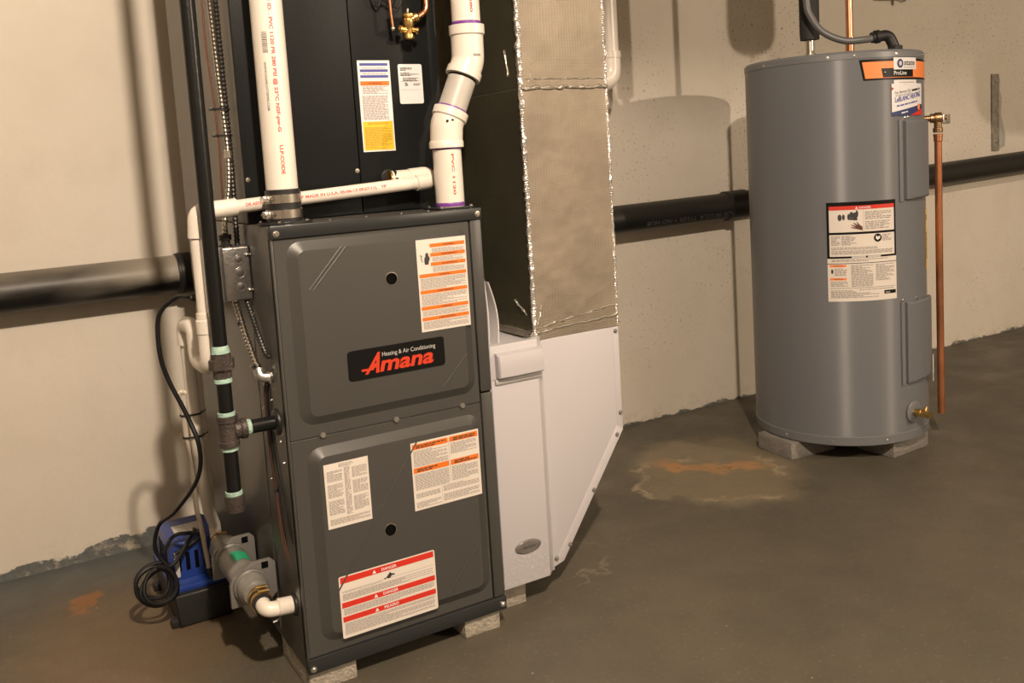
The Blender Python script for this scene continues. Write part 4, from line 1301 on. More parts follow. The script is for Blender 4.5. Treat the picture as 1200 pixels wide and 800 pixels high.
text(MB(), plane_y(0.528, 0.150, 0.0258), 'Aprilaire', 0.0, -0.003, 0.0065, 0.0006, centre=True, shear=0.2).build('lettering', 'ink_dark', bgo)
screw_head(fc, (0.6025, 0.0530, 0.560), (0, -1, 0), 0.0028, 'zinc')

bt = thing('return_boot', 'white sheet metal return boot with a slanted lower corner', 'duct boot', (0.72, 0.38, 0.06))
BX1 = 0.832
shape = [(FX1+0.001, 0.064), (0.641, 0.072), (BX1, 0.352), (BX1, 0.606), (FX1+0.001, 0.606)]
MB().prism(shape, 0.060, 0.70, 'y', 0.002).build('boot_body', 'white_metal', bt)
# folded flange along the slanted edge
dx, dz = BX1-0.641, 0.352-0.072
ln = math.hypot(dx, dz); nx_, nz_ = -dz/ln, dx/ln
q = [(0.641, 0.073), (BX1-0.001, 0.352), (BX1-0.001+nx_*0.022, 0.352+nz_*0.022), (0.641+nx_*0.022, 0.073+nz_*0.022)]
MB().prism(q, 0.0594, 0.062, 'y', 0.0003).build('corner_flange', 'white_metal', bt)
MB().box(BX1-0.018, BX1-0.001, 0.0594, 0.062, 0.362, 0.604, 0.0003).build('corner_flange', 'white_metal', bt)
for (x, z) in ((0.822, 0.594), (0.825, 0.394), (0.812, 0.342), (0.736, 0.222), (0.660, 0.108), (0.6205, 0.084)):
    screw_head(bt, (x, 0.0590, z), (0, -1, 0), 0.0036, 'bolt_grey')

# ------------------------------------------------------------------ foil wrapped return duct
dc = thing('return_duct', 'foil wrapped return air duct rising from the white boot', 'duct', (0.715, 0.38, 0.606))
DX0, DX1, DY0, DY1 = 0.597, 0.831, 0.058, 0.70


def wrap(z0, z1, name, m, mside, seed):
    nx, nz, ny = 26, max(6, int((z1-z0)/0.010)), 40
    mb = MB()

    def disp(p, nrm, amp):
        return p+nrm*amp*(noise.noise(p*22+Vector((seed, 0, 0)))+0.6*noise.noise(p*55))
    g = [[mb.bm.verts.new(disp(Vector((DX0+(DX1-DX0)*i/nx, DY0, z0+(z1-z0)*j/nz)), Vector((0, -1, 0)), 0.0013)) for j in range(nz+1)] for i in range(nx+1)]
    for i in range(nx):
        for j in range(nz):
            mb.bm.faces.new((g[i][j], g[i+1][j], g[i+1][j+1], g[i][j+1]))
    # right side and back
    r1 = [mb.bm.verts.new((DX1, DY1, z0+(z1-z0)*j/nz)) for j in range(nz+1)]
    for j in range(nz):
        mb.bm.faces.new((g[nx][j], r1[j], r1[j+1], g[nx][j+1]))
    o_ = mb.build(name, m, dc, 60)
    mb = MB()
    s = [[mb.bm.verts.new(disp(Vector((DX0, DY0+(DY1-DY0)*i/ny, z0+(z1-z0)*j/nz)), Vector((-1, 0, 0)), 0.0005)) for j in range(nz+1)] for i in range(ny+1)]
    for i in range(ny):
        for j in range(nz):
            mb.bm.faces.new((s[i+1][j], s[i][j], s[i][j+1], s[i+1][j+1]))
    mb.build('side_wrap', mside, o_, 60)
    return o_


wrap(0.606, 1.168, 'foil_wrap', 'foil', 'foil_side', 1.0)
wrap(1.172, 1.92, 'foil_wrap', 'foil', 'foil_side', 5.0)
MB().box(DX0+0.001, DX1-0.001, DY0+0.006, DY1, 0.607, 1.92).build('duct_core', 'zinc', dc)


def crumple(path, r, seed, name='crumpled_edge', m='foil_bright', amp=0.5):
    out, rad = [], []
    for i, p in enumerate(path):
        p = Vector(p)
        out.append(p+0.0020*noise.noise_vector(p*70+Vector((seed, 0, 0))))
        rad.append(r*(1+amp*noise.noise(p*110+Vector((0, seed, 0)))))
    mb = MB().tube(out, rad, 10)
    for v in mb.bm.verts:
        v.co += 0.0012*noise.noise_vector(v.co*190)
    return mb.build(name, m, dc, 25)


zs = [0.611+i*0.004 for i in range(329)]
crumple([(DX0+0.002, DY0+0.002, z) for z in zs], 0.0058, 1)
crumple([(DX1-0.001, DY0+0.002, z) for z in zs], 0.0044, 2)
xs = [DX0+(DX1-DX0)*i/60 for i in range(61)]
crumple([(x, DY0-0.0003, 1.170+0.002*noise.noise(Vector((x*30, 0, 0)))) for x in xs], 0.0045, 3, 'seam_tape', 'foil_tape', 0.6)
crumple([(x, DY0+0.0005, 1.190+0.001*noise.noise(Vector((x*20, 3, 0)))) for x in xs], 0.0020, 4, 'seam_wrinkle', 'foil_tape', 0.4)
crumple([(x, DY0+0.0008, 0.660-0.028*(1-(x-DX0)/(DX1-DX0))+0.004*noise.noise(Vector((x*25, 7, 0)))) for x in xs], 0.0026, 5, 'seam_wrinkle', 'foil_tape', 0.6)
crumple([(x, DY0+0.0005, 0.622+0.012*(x-DX0)/(DX1-DX0)+0.003*noise.noise(Vector((x*25, 9, 0)))) for x in xs], 0.0030, 6, 'seam_wrinkle', 'foil_tape', 0.6)
crumple([(DX0+0.018+0.02*t+0.004*math.sin(6*t), DY0-0.0006, 1.18+0.05*t) for t in [i/16 for i in range(17)]], 0.0012, 7, 'foil_crease', 'foil_bright')
crumple([(DX0-0.001, DY0+0.05+0.01*t, 1.20+0.06*t) for t in [i/14 for i in range(15)]], 0.0013, 8, 'foil_crease', 'foil_bright')
crumple([(DX0+0.010+0.012*t, DY0-0.0006, 0.64+0.045*t) for t in [i/14 for i in range(15)]], 0.0014, 9, 'foil_crease', 'foil_bright')
crumple([(DX0-0.001, DY0+0.03+0.05*t, 0.66+0.03*t) for t in [i/14 for i in range(15)]], 0.0016, 10, 'foil_crease', 'foil_bright')
crumple([(DX0-0.004, DY0+(DY1-DY0)*t, 0.617+0.003*math.sin(9*t)) for t in [i/60 for i in range(61)]], 0.0060, 11, 'bottom_fold', 'foil_tape')

# folded papers tucked on the filter cabinet
mn = thing('paper_manual', 'folded white paper manual tucked between furnace and foil duct', 'paper', (0.5, 0.10, 0.6055))
for i, (xa, ya, hh, lean) in enumerate(((0.4790, 0.040, 0.160, 0.004), (0.4900, 0.038, 0.145, 0.016))):
    mb = MB()
    rows = []
    for j in range(9):
        t = j/8
        bulge = 0.010*math.sin(PI*t)*(1 if i else 0.4)
        rows.append([(xa+lean*(1-t)+bulge, 0.070+ya*0, 0.606+hh*t), (xa+lean*(1-t)+bulge+0.002, 0.068, 0.606+hh*t),
                     (xa+lean*(1-t)+bulge+0.004, 0.200, 0.606+hh*t), (xa+lean*(1-t)+bulge+0.002, 0.202, 0.606+hh*t)])
    mb.loft(rows, True, True)
    pg = mb.build('folded_sheet', 'paper_white', mn)

# ------------------------------------------------------------------ cast-iron drain pipe along the wall
PR = 0.051
PY = 0.938
dp = thing('wall_drain_pipe', 'black cast iron drain pipe running along the painted wall', 'pipe', (0.8, PY, 0.72))
MB().tube([(-2.58, PY, 0.752), (0.012, PY, 0.7605)], PR, 40).build('pipe', 'cast_iron', dp)
MB().tube([(0.06, PY, 0.7605), (1.55, PY, 0.776), (2.02, PY, 0.783)], PR-0.001, 40).build('pipe', 'cast_iron', dp)
MB().tube([(2.11, PY, 0.784), (3.0, PY, 0.812), (4.18, PY, 0.850)], PR, 40).build('pipe', 'cast_iron', dp)
MB().lathe([(PR, 0), (PR+0.004, 0.002), (PR+0.004, 0.088), (PR, 0.09)], (-0.004, PY, 0.7605), (1, 0, 0.005), 40).build('coupling_sleeve', 'rubber', dp)
MB().lathe([(PR, 0), (PR+0.005, 0.002), (PR+0.005, 0.098), (PR, 0.10)], (2.015, PY, 0.783), (1, 0, 0.02), 40).build('coupling_sleeve', 'rubber', dp)
for x in (0.003, 0.068):
    MB().lathe([(PR+0.004, 0), (PR+0.0055, 0.001), (PR+0.0055, 0.010), (PR+0.004, 0.011)], (x, PY, 0.7605), (1, 0, 0), 40, caps=False).build('sleeve_band', 'conduit_dark', dp)
MB().tube(fillet([(4.17, PY, 0.850), (4.28, PY, 0.854), (4.40, PY-0.12, 0.858), (4.62, PY-0.36, 0.865)], 0.08), PR+0.006, 32).build('pipe_bend', 'cast_iron', dp)
MB().lathe([(PR, 0), (PR+0.010, 0.003), (PR+0.010, 0.06), (PR, 0.063)], (4.125, PY, 0.849), (1, 0, 0.03), 36).build('coupling_sleeve', 'rubber', dp)
# raised lettering upside down along the lower front of the pipe
Sf = along((1.56, PY, 0.7765), (0.47, 0, 0.006), (-0.25, -1, -0.55), PR)
S = lambda u, v, h: Sf(0.64-u, -v, h)
text(MB(), S, 'NO HUB C MADE IN U.S.A. TYLER + NO HUB', 0.0, -0.008, 0.017, 0.0002, width=0.60).build('raised_lettering', 'conduit_grey', dp)

# steel hanger strap on the wall above the pipe
st = thing('hanger_strap', 'painted steel hanger strap on the wall above the drain pipe', 'strap', (3.87, 0.99, 0.91))
MB().box(3.812, 3.868, 0.992, 0.999, 0.905, 1.272, 0.001).build('strap_plate', 'strap_paint', st)
mb = MB()
poly_pts = [(3.866, 1.262), (3.884, 1.250), (3.876, 1.20), (3.896, 1.16), (3.888, 1.08), (3.922, 0.98), (3.918, 0.925), (3.866, 0.912)]
mb.prism(poly_pts, 0.9955, 0.9992, 'y', 0.0005).build('paint_flake', 'pvc_grey', st)
for z in (1.235, 1.10, 0.95):
    screw_head(st, (3.84, 0.992, z), (0, -1, 0), 0.006, 'zinc')

# white pipe behind the duct on the wall side
wp_ = thing('wall_vent_pipe', 'white plastic pipe with rounded elbow behind the foil duct', 'pipe', (1.40, 0.82, 1.2))
MB().cyl((1.402, 0.80, 1.27), (1.402, 0.80, 2.745), 0.030, n=28).build('pipe', 'pvc', wp_)
MB().tube(fillet([(1.402, 0.80, 1.335), (1.402, 0.80, 1.252), (1.30, 0.80, 1.246)], 0.05, 8), 0.0345, 28).build('elbow', 'pvc', wp_)
MB().cyl((1.31, 0.80, 1.246), (0.90, 0.80, 1.243), 0.030, n=28).build('pipe', 'pvc', wp_)
MB().lathe([(0.0345, 0), (0.0365, 0.001), (0.0365, 0.022), (0.0345, 0.023)], (1.402, 0.80, 1.322), (0, 0, 1), 28).build('elbow_hub', 'pvc', wp_)

# small pipe stub high on the wall
ws = thing('wall_clip', 'small metal pipe clip high on the wall above the water heater', 'clip', (3.10, 0.97, 1.62))
MB().cyl((2.98, 0.955, 1.606), (3.12, 0.955, 1.612), 0.011, n=14).build('stub', 'zinc', ws)
MB().tube(fillet([(3.105, 0.999, 1.612), (3.105, 0.955, 1.585), (3.105, 0.93, 1.600)], 0.02), 0.010, 12).build('clip', 'zinc', ws)

# ------------------------------------------------------------------ water heater
HX, HY, HRd, HZ0, HZ1 = 2.006, 0.407, 0.276, 0.057, 1.272
wh = thing('water_heater', 'grey electric water heater tank with orange stripe standing on concrete blocks', 'water heater', (HX, HY, HZ0))
MB().lathe([(HRd-0.02, 0.030), (HRd, 0.031), (HRd, 1.192), (HRd-0.02, 1.193)], (HX, HY, HZ0), (0, 0, 1), 128, caps=False).build('jacket', 'heater_grey', wh, 30)
MB().lathe([(HRd-0.03, 0.0), (HRd-0.006, 0.0), (HRd+0.0005, 0.004), (HRd+0.0018, 0.030), (HRd-0.001, 0.033)], (HX, HY, HZ0), (0, 0, 1), 128).build('bottom_pan', 'heater_trim', wh, 30)
MB().lathe([(HRd-0.001, 1.1895), (HRd+0.0018, 1.191), (HRd+0.0018, 1.207), (HRd-0.004, 1.214), (HRd-0.02, 1.216), (0.0, 1.219)], (HX, HY, HZ0), (0, 0, 1), 128, caps=False).build('top_pan', 'heater_trim', wh, 30)


def hp(th, z, h=0.0):
    t = math.radians(th)
    return Vector((HX+(HRd+h)*math.sin(t), HY-(HRd+h)*math.cos(t), z))


for th in (-96, -52, -36, -8, 22, 60):
    d = hp(th, 1.256)-Vector((HX, HY, 1.256))
    screw_head(wh, hp(th, 1.256, 0.0018), d, 0.0030)
for th in (-86, -55, -20, 15):
    d = hp(th, 0.072)-Vector((HX, HY, 0.072))
    screw_head(wh, hp(th, 0.074, 0.0016), d, 0.0024)

# orange stripe with black border
S = around(HX, HY, HRd, math.radians(-33.5), 1.181)
ob = MB()
n = 40
span = math.radians(100)*HRd


def band(S, u0, u1, v0, v1, slant, h, m, name, parent, n=30):
    mb = MB()
    g = []
    for i in range(n+1):
        f = i/n
        g.append((mb.bm.verts.new(S(u0+slant+(u1-u0-slant)*f, v0, h)), mb.bm.verts.new(S(u0+(u1-u0)*f, v1, h))))
    for i in range(n):
        mb.bm.faces.new((g[i][0], g[i+1][0], g[i+1][1], g[i][1]))
    return mb.build(name, m, parent)


ob = band(S, 0.0, span, 0.0, 0.062, 0.012, 0.0006, 'badge_black', 'stripe_border', wh)
ob['label'] = 'black bordered orange brand stripe'
band(S, 0.009, span, 0.0055, 0.0545, 0.009, 0.0010, 'orange_heater', 'orange_stripe', ob)
band(S, 0.068, 0.198, 0.007, 0.034, 0.006, 0.0013, 'badge_black', 'name_bar', ob)
letters(ob, S, 'ProLine', 0.112, 0.0135, 0.0115, 'paper_white', h=0.0018, width=0.052, bold=0.01)
MB().ball(S(0.080, 0.022, 0.001), 0.0035, 10).build('bar_rivet', 'screw', ob)
S = around(HX, HY, HRd, math.radians(-10.5), 1.148)
sl = sheet(MB(), S, 0, 0.105, 0.062, 0.0975, 0.0018, 12).build('brand_label', 'paper_white', wh)
sl['label'] = 'white brand label with round blue emblem'
letters(sl, S, 'state', 0.042, 0.0745, 0.0165, 'ink_dark', h=0.0024, width=0.054, bold=0.015)
prints(sl, S, [(0.040, 0.096, 0.065, 0.0705)], 0.0035, 'ink', 21, 0.0024)
mb = MB(); poly(mb, S, [(0.026+0.0125*math.cos(a), 0.0800+0.0135*math.sin(a)) for a in [2*PI*i/24 for i in range(24)]], 0.0023)
mb.build('round_emblem', 'navy', sl)
mb = MB(); poly(mb, S, [(0.026+0.006*math.cos(a), 0.0800+0.007*math.sin(a)) for a in [2*PI*i/20 for i in range(20)]], 0.0028)
mb.build('emblem_centre', 'logo_silver', sl)
s2 = sheet(MB(), S, 0, 0.105, 0.014, 0.031, 0.0018, 12).build('brand_label', 'paper_white', wh)
prints(s2, S, [(0.022, 0.092, 0.021, 0.0265)], 0.0040, 'ink', 22, 0.0024)

# contractor sticker
S = around(HX, HY, HRd, math.radians(-12.5), 1.072)
sw, sh = 0.152, 0.096
cs = MB()
sheet(cs, S, 0.0, sw, 0.0, sh, 0.0026, 16)
cs = cs.build('contractor_sticker', 'paper_white', wh)
cs['label'] = 'white contractor sticker with slanted blue lettering and red corners'


def tilt(S, u0, v0, ang):
    c, s = math.cos(ang), math.sin(ang)
    return lambda u, v, h: S(u0+u*c-v*s, v0+u*s+v*c, h)


T = tilt(S, 0.012, 0.060, 0.12)
letters(cs, T, 'For Service Call', 0.0, 0.004, 0.0080, 'ink_dark', h=0.0034, width=0.068, shear=0.2)
prints(cs, T, [(0.076, 0.124, 0.002, 0.0125)], 0.0100, 'ink_dark', 43, 0.0034)
T = tilt(S, 0.012, 0.036, 0.14)
letters(cs, T, 'LeBLANC HEATING', 0.0, 0.004, 0.0145, 'blue_print', h=0.0034, width=0.128, bold=0.02, shear=0.15)
T = tilt(S, 0.018, 0.026, 0.14)
prints(cs, T, [(0.0, 0.10, 0.000, 0.0075)], 0.0070, 'blue_print', 23, 0.0034)
prints(cs, tilt(S, 0.014, 0.058, 0.12), [(0.0, 0.07, 0.0, 0.004)], 0.0040, 'ink', 27, 0.0034)
mb = MB(); poly(mb, S, [(0.0, 0.076), (0.0, 0.084), (0.07, 0.0955), (0.055, 0.0945)], 0.0032); mb.build('red_flash', 'red', cs)
mb = MB()
for i in range(8):
    a, b_ = sw*i/8, sw*(i+1)/8
    poly(mb, S, [(a, 0.0), (b_, 0.0), (b_, min(0.034, 0.011+b_*0.155)), (a, min(0.034, 0.011+a*0.155))], 0.0030)
mb.build('blue_foot', 'navy', cs)
mb = MB()
for i in range(6):
    a, b_ = 0.075+0.077*i/6, 0.075+0.077*(i+1)/6
    poly(mb, S, [(a, 0.0), (b_, 0.0), (b_, (b_-0.075)*0.26), (a, (a-0.075)*0.26+0.0004)], 0.0034)
mb.build('red_corner', 'red', cs)
prints(cs, tilt(S, 0.036, 0.0045, 0.15), [(0.0, 0.062, 0.001, 0.0075)], 0.0062, 'paper_white', 29, 0.0040)
mb = MB(); poly(mb, S, [(0.118, 0.018), (0.124, 0.014), (0.131, 0.018), (0.133, 0.028), (0.128, 0.036), (0.120, 0.032), (0.116, 0.026)], 0.0042); mb.build('figure_emblem', 'orange_heater', cs)

# big instruction label
S = around(HX, HY, HRd, math.radians(-55), 0.517)
LW, LH = math.radians(44)*HRd, 0.305
ml = sheet(MB(), S, 0, LW, 0, LH, 0.0008, 20).build('danger_label', 'paper', wh)
ml['label'] = 'tall white instruction label with black frame and red header'


def bar(u0, u1, v0, v1, m, h=0.0013, name='frame_bar'):
    return sheet(MB(), S, u0, u1, v0, v1, h, 14).build(name, m, ml)


bar(0, LW, LH-0.012, LH, 'badge_black'); bar(0, 0.007, 0.135, LH, 'badge_black'); bar(LW-0.006, LW, 0.135, LH, 'badge_black')
bar(0, LW, 0.206, 0.213, 'badge_black'); bar(0, LW, 0.133, 0.139, 'badge_black'); bar(0, LW, 0.116, 0.118, 'ink_dark')
bar(0.007, LW-0.006, LH-0.024, LH-0.012, 'red', 0.0015, 'red_header')
letters(ml, S, 'DANGER', 0.094, LH-0.0215, 0.0062, 'paper_white', h=0.0020, bold=0.015)
mb = MB(); poly(mb, S, [(0.083, LH-0.022), (0.091, LH-0.022), (0.087, LH-0.014)], 0.0020); mb.build('warning_triangle', 'paper_white', ml)
prints(ml, S, [(0.112, 0.196, 0.250, 0.276), (0.112, 0.190, 0.216, 0.246)], 0.0052, 'ink', 31, 0.0014)
bar(0.107, 0.1078, 0.214, LH-0.026, 'ink', name='divider')
mb = MB()
for (u, v, a, b_) in ((0.038, 0.258, 0.006, 0.010), (0.049, 0.259, 0.004, 0.009), (0.064, 0.260, 0.004, 0.009), (0.072, 0.265, 0.006, 0.010), (0.082, 0.262, 0.008, 0.011), (0.088, 0.268, 0.004, 0.011)):
    poly(mb, S, [(u+a*math.cos(t), v+b_*math.sin(t)) for t in [2*PI*i/14 for i in range(14)]], 0.0015)
poly(mb, S, [(0.060, 0.256), (0.090, 0.254), (0.088, 0.248), (0.062, 0.251)], 0.0015)
mb.build('symptom_symbol', 'ink_dark', ml)
mb = MB()
poly(mb, S, [(0.104, 0.217), (0.104, 0.228), (0.096, 0.234), (0.088, 0.244), (0.0865, 0.243), (0.090, 0.234), (0.078, 0.242), (0.077, 0.240), (0.086, 0.231), (0.071, 0.236), (0.0705, 0.234), (0.084, 0.227), (0.070, 0.228), (0.070, 0.226), (0.086, 0.222)], 0.0015)
mb.build('hand_symbol', 'wire_brown', ml)
prints(ml, S, [(0.012, 0.038, 0.172, 0.203), (0.042, 0.085, 0.172, 0.203), (0.012, 0.150, 0.158, 0.168), (0.012, LW-0.012, 0.143, 0.158), (0.165, 0.196, 0.182, 0.203)], 0.0042, 'ink', 33, 0.0014)
mb = MB(); poly(mb, S, [(0.150+0.0125*math.cos(t), 0.192+0.0125*math.sin(t)) for t in [2*PI*i/24 for i in range(24)]], 0.0015); mb.build('manual_symbol', 'badge_black', ml)
mb = MB(); poly(mb, S, [(0.143, 0.190), (0.149, 0.185), (0.157, 0.190), (0.157, 0.198), (0.149, 0.195), (0.144, 0.199)], 0.0020); mb.build('manual_page', 'paper_white', ml)
for (u0, u1) in ((0.070, 0.112), (0.118, 0.158)):
    bar(u0, u1, 0.1335, 0.1385, 'logo_silver', 0.0016, 'caption_bar')
prints(ml, S, [(0.012, LW-0.03, 0.120, 0.131)], 0.0040, 'ink', 35, 0.0014)
for v in (0.107, 0.066):
    bar(0.006, 0.054, v, v+0.007, 'orange_heater', 0.0015, 'colour_stripe')
    letters(ml, S, 'WARNING', 0.030, v+0.0016, 0.0040, 'ink_dark', h=0.0020, centre=True)
prints(ml, S, [(0.020, 0.056, 0.078, 0.104), (0.008, 0.058, 0.045, 0.063), (0.068, 0.133, 0.045, 0.113), (0.142, LW-0.008, 0.060, 0.113)], 0.0040, 'ink', 37, 0.0014)
mb = MB(); poly(mb, S, [(0.010, 0.088), (0.015, 0.086), (0.017, 0.094), (0.014, 0.101), (0.010, 0.099)], 0.0014); mb.build('hand_symbol', 'ink_dark', ml)
bar(0.006, LW-0.006, 0.0405, 0.0415, 'ink_dark', name='divider')
prints(ml, S, [(0.008, 0.150, 0.010, 0.036), (0.090, LW-0.01, 0.030, 0.038)], 0.0042, 'ink', 39, 0.0014)
bar(0.168, LW-0.004, 0.018, 0.029, 'badge_black', 0.0015, 'maker_bar')
letters(ml, S, 'state', 0.172, 0.0205, 0.0055, 'paper_white', h=0.0020)


# access covers: shallow raised boxes following the jacket
def access(th0, th1, z0, z1, dep, label):
    mb = MB()
    n = 10
    rings = []
    for (grow, h) in ((0.0, -0.002), (0.0, dep*0.75), (0.006, dep), (0.012, dep)):
        ring = []
        a0, a1 = math.radians(th0)+grow/HRd, math.radians(th1)-grow/HRd
        for i in range(n+1): ring.append(tuple(hp(math.degrees(a0+(a1-a0)*i/n), z0+grow, h)))
        for i in range(1, 5): ring.append(tuple(hp(math.degrees(a1), z0+grow+(z1-z0-2*grow)*i/5, h)))
        for i in range(n+1): ring.append(tuple(hp(math.degrees(a1+(a0-a1)*i/n), z1-grow, h)))
        for i in range(1, 5): ring.append(tuple(hp(math.degrees(a0), z1-grow-(z1-z0-2*grow)*i/5, h)))
        rings.append(ring)
    V = [[mb.bm.verts.new(p) for p in rg] for rg in rings]
    m = len(V[0])
    for i in range(len(V)-1):
        for k in range(m):
            j = (k+1) % m
            mb.bm.faces.new((V[i][k], V[i][j], V[i+1][j], V[i+1][k]))
    # curved lid made of vertical strips
    lid = V[-1]
    bot = lid[:n+1]; top = lid[n+5:2*n+6][::-1]
    right = [bot[-1]]+lid[n+1:n+5]+[top[-1]]
    left = [bot[0]]+lid[2*n+6:][::-1]+[top[0]]
    mb.bm.faces.new([bot[0], bot[1], top[1], top[0]]+lid[2*n+6:])
    for i in range(1, n-1):
        mb.bm.faces.new((bot[i], bot[i+1], top[i+1], top[i]))
    mb.bm.faces.new([bot[n-1], bot[n]]+lid[n+1:n+5]+[top[n], top[n-1]])
    bmesh.ops.recalc_face_normals(mb.bm, faces=mb.bm.faces)
    o_ = mb.build('access_cover', 'heater_grey', wh, 25)
    return o_


ac = access(-3, 27, 0.818, 1.056, 0.014, '')
a2 = access(-4, 30, 0.246, 0.500, 0.014, '')
for (z0, z1, th) in ((0.812, 1.060, -7.5), (0.240, 0.504, -8.0)):
    sheet(MB(), around(HX, HY, HRd, math.radians(th), z0), 0.0, 0.014, 0.0, z1-z0, 0.0040, 3).build('cover_rib', 'heater_trim', wh)
for (th, z) in ((-1, 1.066), (2, 1.068), (-6, 0.508), (8, 0.507)):
    d = hp(th, z)-Vector((HX, HY, z))
    screw_head(wh, hp(th, z), d, 0.0035)
# energy label and hanging tag at the far right edge
S = around(HX, HY, HRd, math.radians(27), 0.585)
e = sheet(MB(), S, 0, 0.075, 0, 0.190, 0.0008, 8).build('energy_label', 'yellow', wh)
prints(e, S, [(0.008, 0.066, 0.150, 0.175), (0.008, 0.066, 0.020, 0.120)], 0.010, 'ink_dark', 41, 0.0014)
S = around(HX, HY, HRd, math.radians(26), 0.232)
e = sheet(MB(), S, 0, 0.030, -0.012, 0.075, 0.017, 4).build('hanging_tag', 'sticker_tag', wh)
prints(e, S, [(0.003, 0.027, -0.008, 0.015)], 0.006, 'ink', 42, 0.0178)

# drain valve
dv = hp(2.2, 0.147); dd = (dv-Vector((HX, HY, 0.147))).normalized()
MB().lathe([(0.032, -0.004), (0.035, 0.004), (0.030, 0.007), (0.012, 0.007)], dv, dd, 28).build('valve_plate', 'heater_trim', wh)
va = MB().lathe([(0.011, 0.0), (0.011, 0.018), (0.014, 0.019), (0.014, 0.030), (0.0105, 0.031), (0.0115, 0.048), (0.0115, 0.060), (0.006, 0.060)], dv, dd, 18).build('drain_valve', 'brass', wh)
MB().cyl(dv+dd*0.040, dv+dd*0.040+Vector((0.010, 0, 0.022)), 0.0055, n=12).build('valve_stem', 'brass', va)

# temperature and pressure valve with copper discharge pipe
TH_TP = 42
tp0 = hp(TH_TP, 1.060); tpd = (tp0-Vector((HX, HY, 1.060))).normalized()
tpx = hp(TH_TP, 1.060, 0.040)
rv = thing('relief_valve', 'brass relief valve with long copper discharge pipe on the water heater side', 'valve', (tpx.x, tpx.y, 0.095))
MB().lathe([(0.010, -0.004), (0.010, 0.016), (0.015, 0.018), (0.015, 0.030), (0.018, 0.032), (0.018, 0.050), (0.012, 0.054), (0.008, 0.066)], tp0, tpd, 14).build('valve_body', 'bronze', rv)
MB().lathe([(0.0135, 0.0), (0.0150, 0.002), (0.0150, 0.014), (0.0120, 0.016), (0.0120, 0.040)], (tpx.x, tpx.y, 1.014), (0, 0, 1), 16).build('outlet_port', 'bronze', rv)
lv = tp0+tpd*0.058
MB().box(lv.x-0.012, lv.x+0.024, lv.y-0.006, lv.y-0.002, lv.z-0.020, lv.z+0.010, 0.0015).build('test_lever', 'zinc', rv)
MB().lathe([(0.0112, 0.0), (0.0132, 0.002), (0.0132, 0.016), (0.0145, 0.017), (0.0145, 0.024), (0.0120, 0.025)], (tpx.x, tpx.y, 0.985), (0, 0, 1), 18).build('copper_adapter', 'copper', rv)
MB().tube([(tpx.x, tpx.y, 0.095), (tpx.x-0.001, tpx.y, 0.45), (tpx.x, tpx.y, 0.99)], 0.0112, 20).build('discharge_pipe', 'copper_old', rv)

# pipes on top of the heater
HT = HZ0+1.219
ip = thing('insulated_pipe', 'black foam insulated hot water pipe rising from the heater top', 'pipe', (1.864, 0.369, HT))
MB().lathe([(0.018, 0.0), (0.018, 0.012), (0.0135, 0.013), (0.0135, 0.075)], (1.864, 0.369, HT-0.004), (0, 0, 1), 20).build('steel_nipple', 'steel', ip)
MB().lathe([(0.0115, 0.060), (0.0115, 0.090)], (1.864, 0.369, HT), (0, 0, 1), 20).build('copper_collar', 'copper', ip)
MB().lathe([(0.012, 0.050), (0.029, 0.052), (0.0305, 0.075), (0.030, 0.90), (0.020, 0.905)], (1.864, 0.369, HT), (0, 0, 1), 24).build('foam_sleeve', 'foam', ip)
cp = thing('copper_pipe', 'bright copper cold water pipe rising from the heater top', 'pipe', (2.074, 0.389, HT))
MB().cyl((2.074, 0.389, HT-0.002), (2.074, 0.389, 2.745), 0.0112, n=20).build('pipe', 'copper', cp)
MB().lathe([(0.0112, 0.0), (0.0150, 0.001), (0.0150, 0.020), (0.0132, 0.022), (0.0132, 0.046), (0.0112, 0.048)], (2.074, 0.389, HT-0.001), (0, 0, 1), 20).build('adapter', 'copper', cp)
MB().lathe([(0.0112, 0.0), (0.0142, 0.001), (0.0142, 0.008), (0.0112, 0.009)], (2.074, 0.389, HT+0.058), (0, 0, 1), 20).build('solder_ring', 'copper', cp)

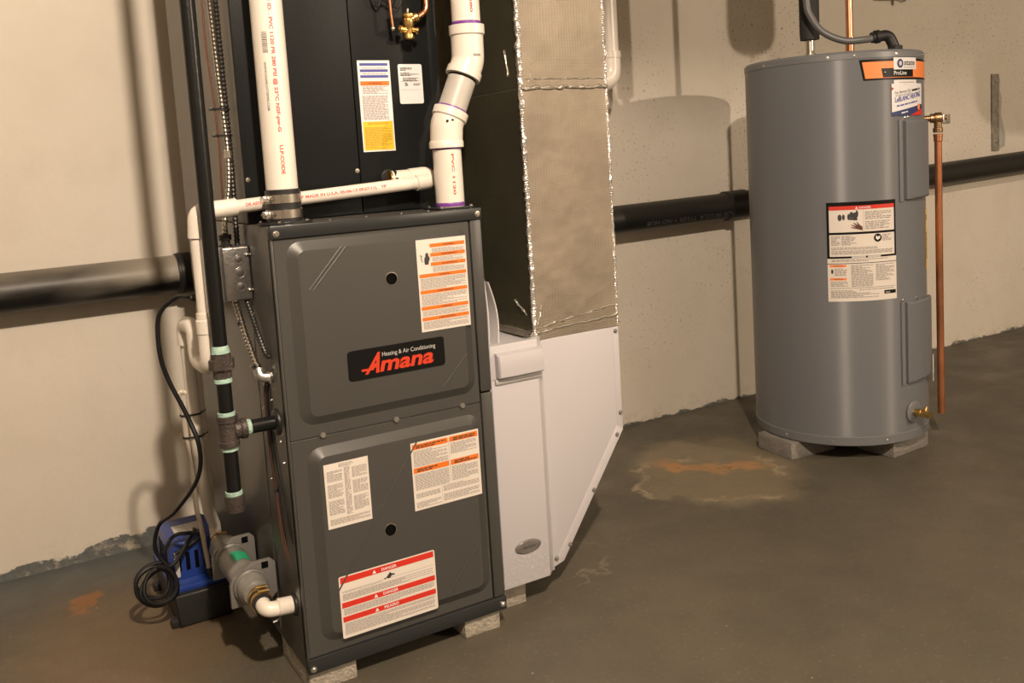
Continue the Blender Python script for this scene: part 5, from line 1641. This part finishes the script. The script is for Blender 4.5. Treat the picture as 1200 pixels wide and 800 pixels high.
ec = thing('power_conduit', 'grey flexible power conduit curving onto the heater top with black elbow', 'conduit', (2.0, 0.18, HT))
pth = spline([(1.811, 0.329, 1.92), (1.810, 0.329, 1.60), (1.809, 0.330, 1.443), (1.817, 0.321, 1.391), (1.842, 0.297, 1.342), (1.884, 0.254, 1.311), (1.930, 0.213, 1.309), (1.962, 0.200, 1.314)], 10)
MB().tube(pth, 0.0108, 18).build('sleeve', 'conduit_grey', ec)
mb = MB().tube(fillet([(1.950, 0.206, 1.313), (1.998, 0.182, 1.320), (2.012, 0.170, HT-0.002)], 0.022, 8), 0.0165, 18)
mb.lathe([(0.0165, 0), (0.0205, 0.002), (0.0205, 0.014), (0.0165, 0.016)], (1.958, 0.202, 1.3145), (0.89, -0.44, 0.13), 12)
mb.lathe([(0.022, 0.0), (0.022, 0.010), (0.017, 0.012)], (2.012, 0.170, HT-0.002), (0, 0, 1), 10)
mb.build('elbow_connector', 'rubber', ec)

# concrete blocks carrying the heater
block(1.715, 1.905, 0.345, 0.500, HZ0-0.0005, 'grey concrete block under the heater on the side towards the furnace', 'concrete_dark', ang=math.radians(-4))
block(1.955, 2.140, 0.165, 0.300, HZ0-0.0005, 'grey concrete block under the heater on the drain valve side', 'concrete_dark', ang=math.radians(3))
block(2.03, 2.22, 0.46, 0.60, HZ0-0.0005, 'grey concrete block under the heater on the side towards the wall', 'concrete_dark')

# unseen expansion tank, added to cast the round shadow on the wall
et = thing('unseen_expansion_tank', 'grey expansion tank out of view, added for its round wall shadow', 'tank', (2.529, -0.05, 1.527))
MB().lathe([(0.0, 0.0), (0.045, 0.005), (0.078, 0.020), (0.094, 0.045), (0.098, 0.075), (0.098, 0.25), (0.090, 0.29), (0.060, 0.315), (0.018, 0.326), (0.013, 0.35), (0.013, 1.222)], (2.529, -0.05, 1.527), (0, 0, 1), 40).build('tank_shell', 'tank_paint', et)
MB().cyl((2.529, -0.05, 1.515), (2.529, -0.05, 1.531), 0.006, n=10).build('air_valve', 'rubber', et)

# unseen duct trunk added to block the near bulb from the upper wall
tr = thing('shading_trunk', 'galvanized sheet metal duct added below the ceiling to shade the upper wall', 'duct', (3.2, -1.33, 2.28))
for x in (0.16, 1.66, 3.16, 4.66):
    x1 = min(x+1.497, 6.19)
    MB().box(x, x1, -1.48, -1.20, 2.285, 2.52, 0.003).build('duct_section', 'zinc', tr)
    if x > 0.2:
        MB().box(x-0.014, x+0.010, -1.486, -1.194, 2.279, 2.526, 0.002).build('drive_joint', 'zinc', tr)
for x in (0.9, 2.9, 4.9):
    for y in (-1.483, -1.197):
        MB().box(x-0.012, x+0.012, y-0.0015, y+0.0015, 2.30, 2.748).build('hanger_strap', 'zinc', tr)
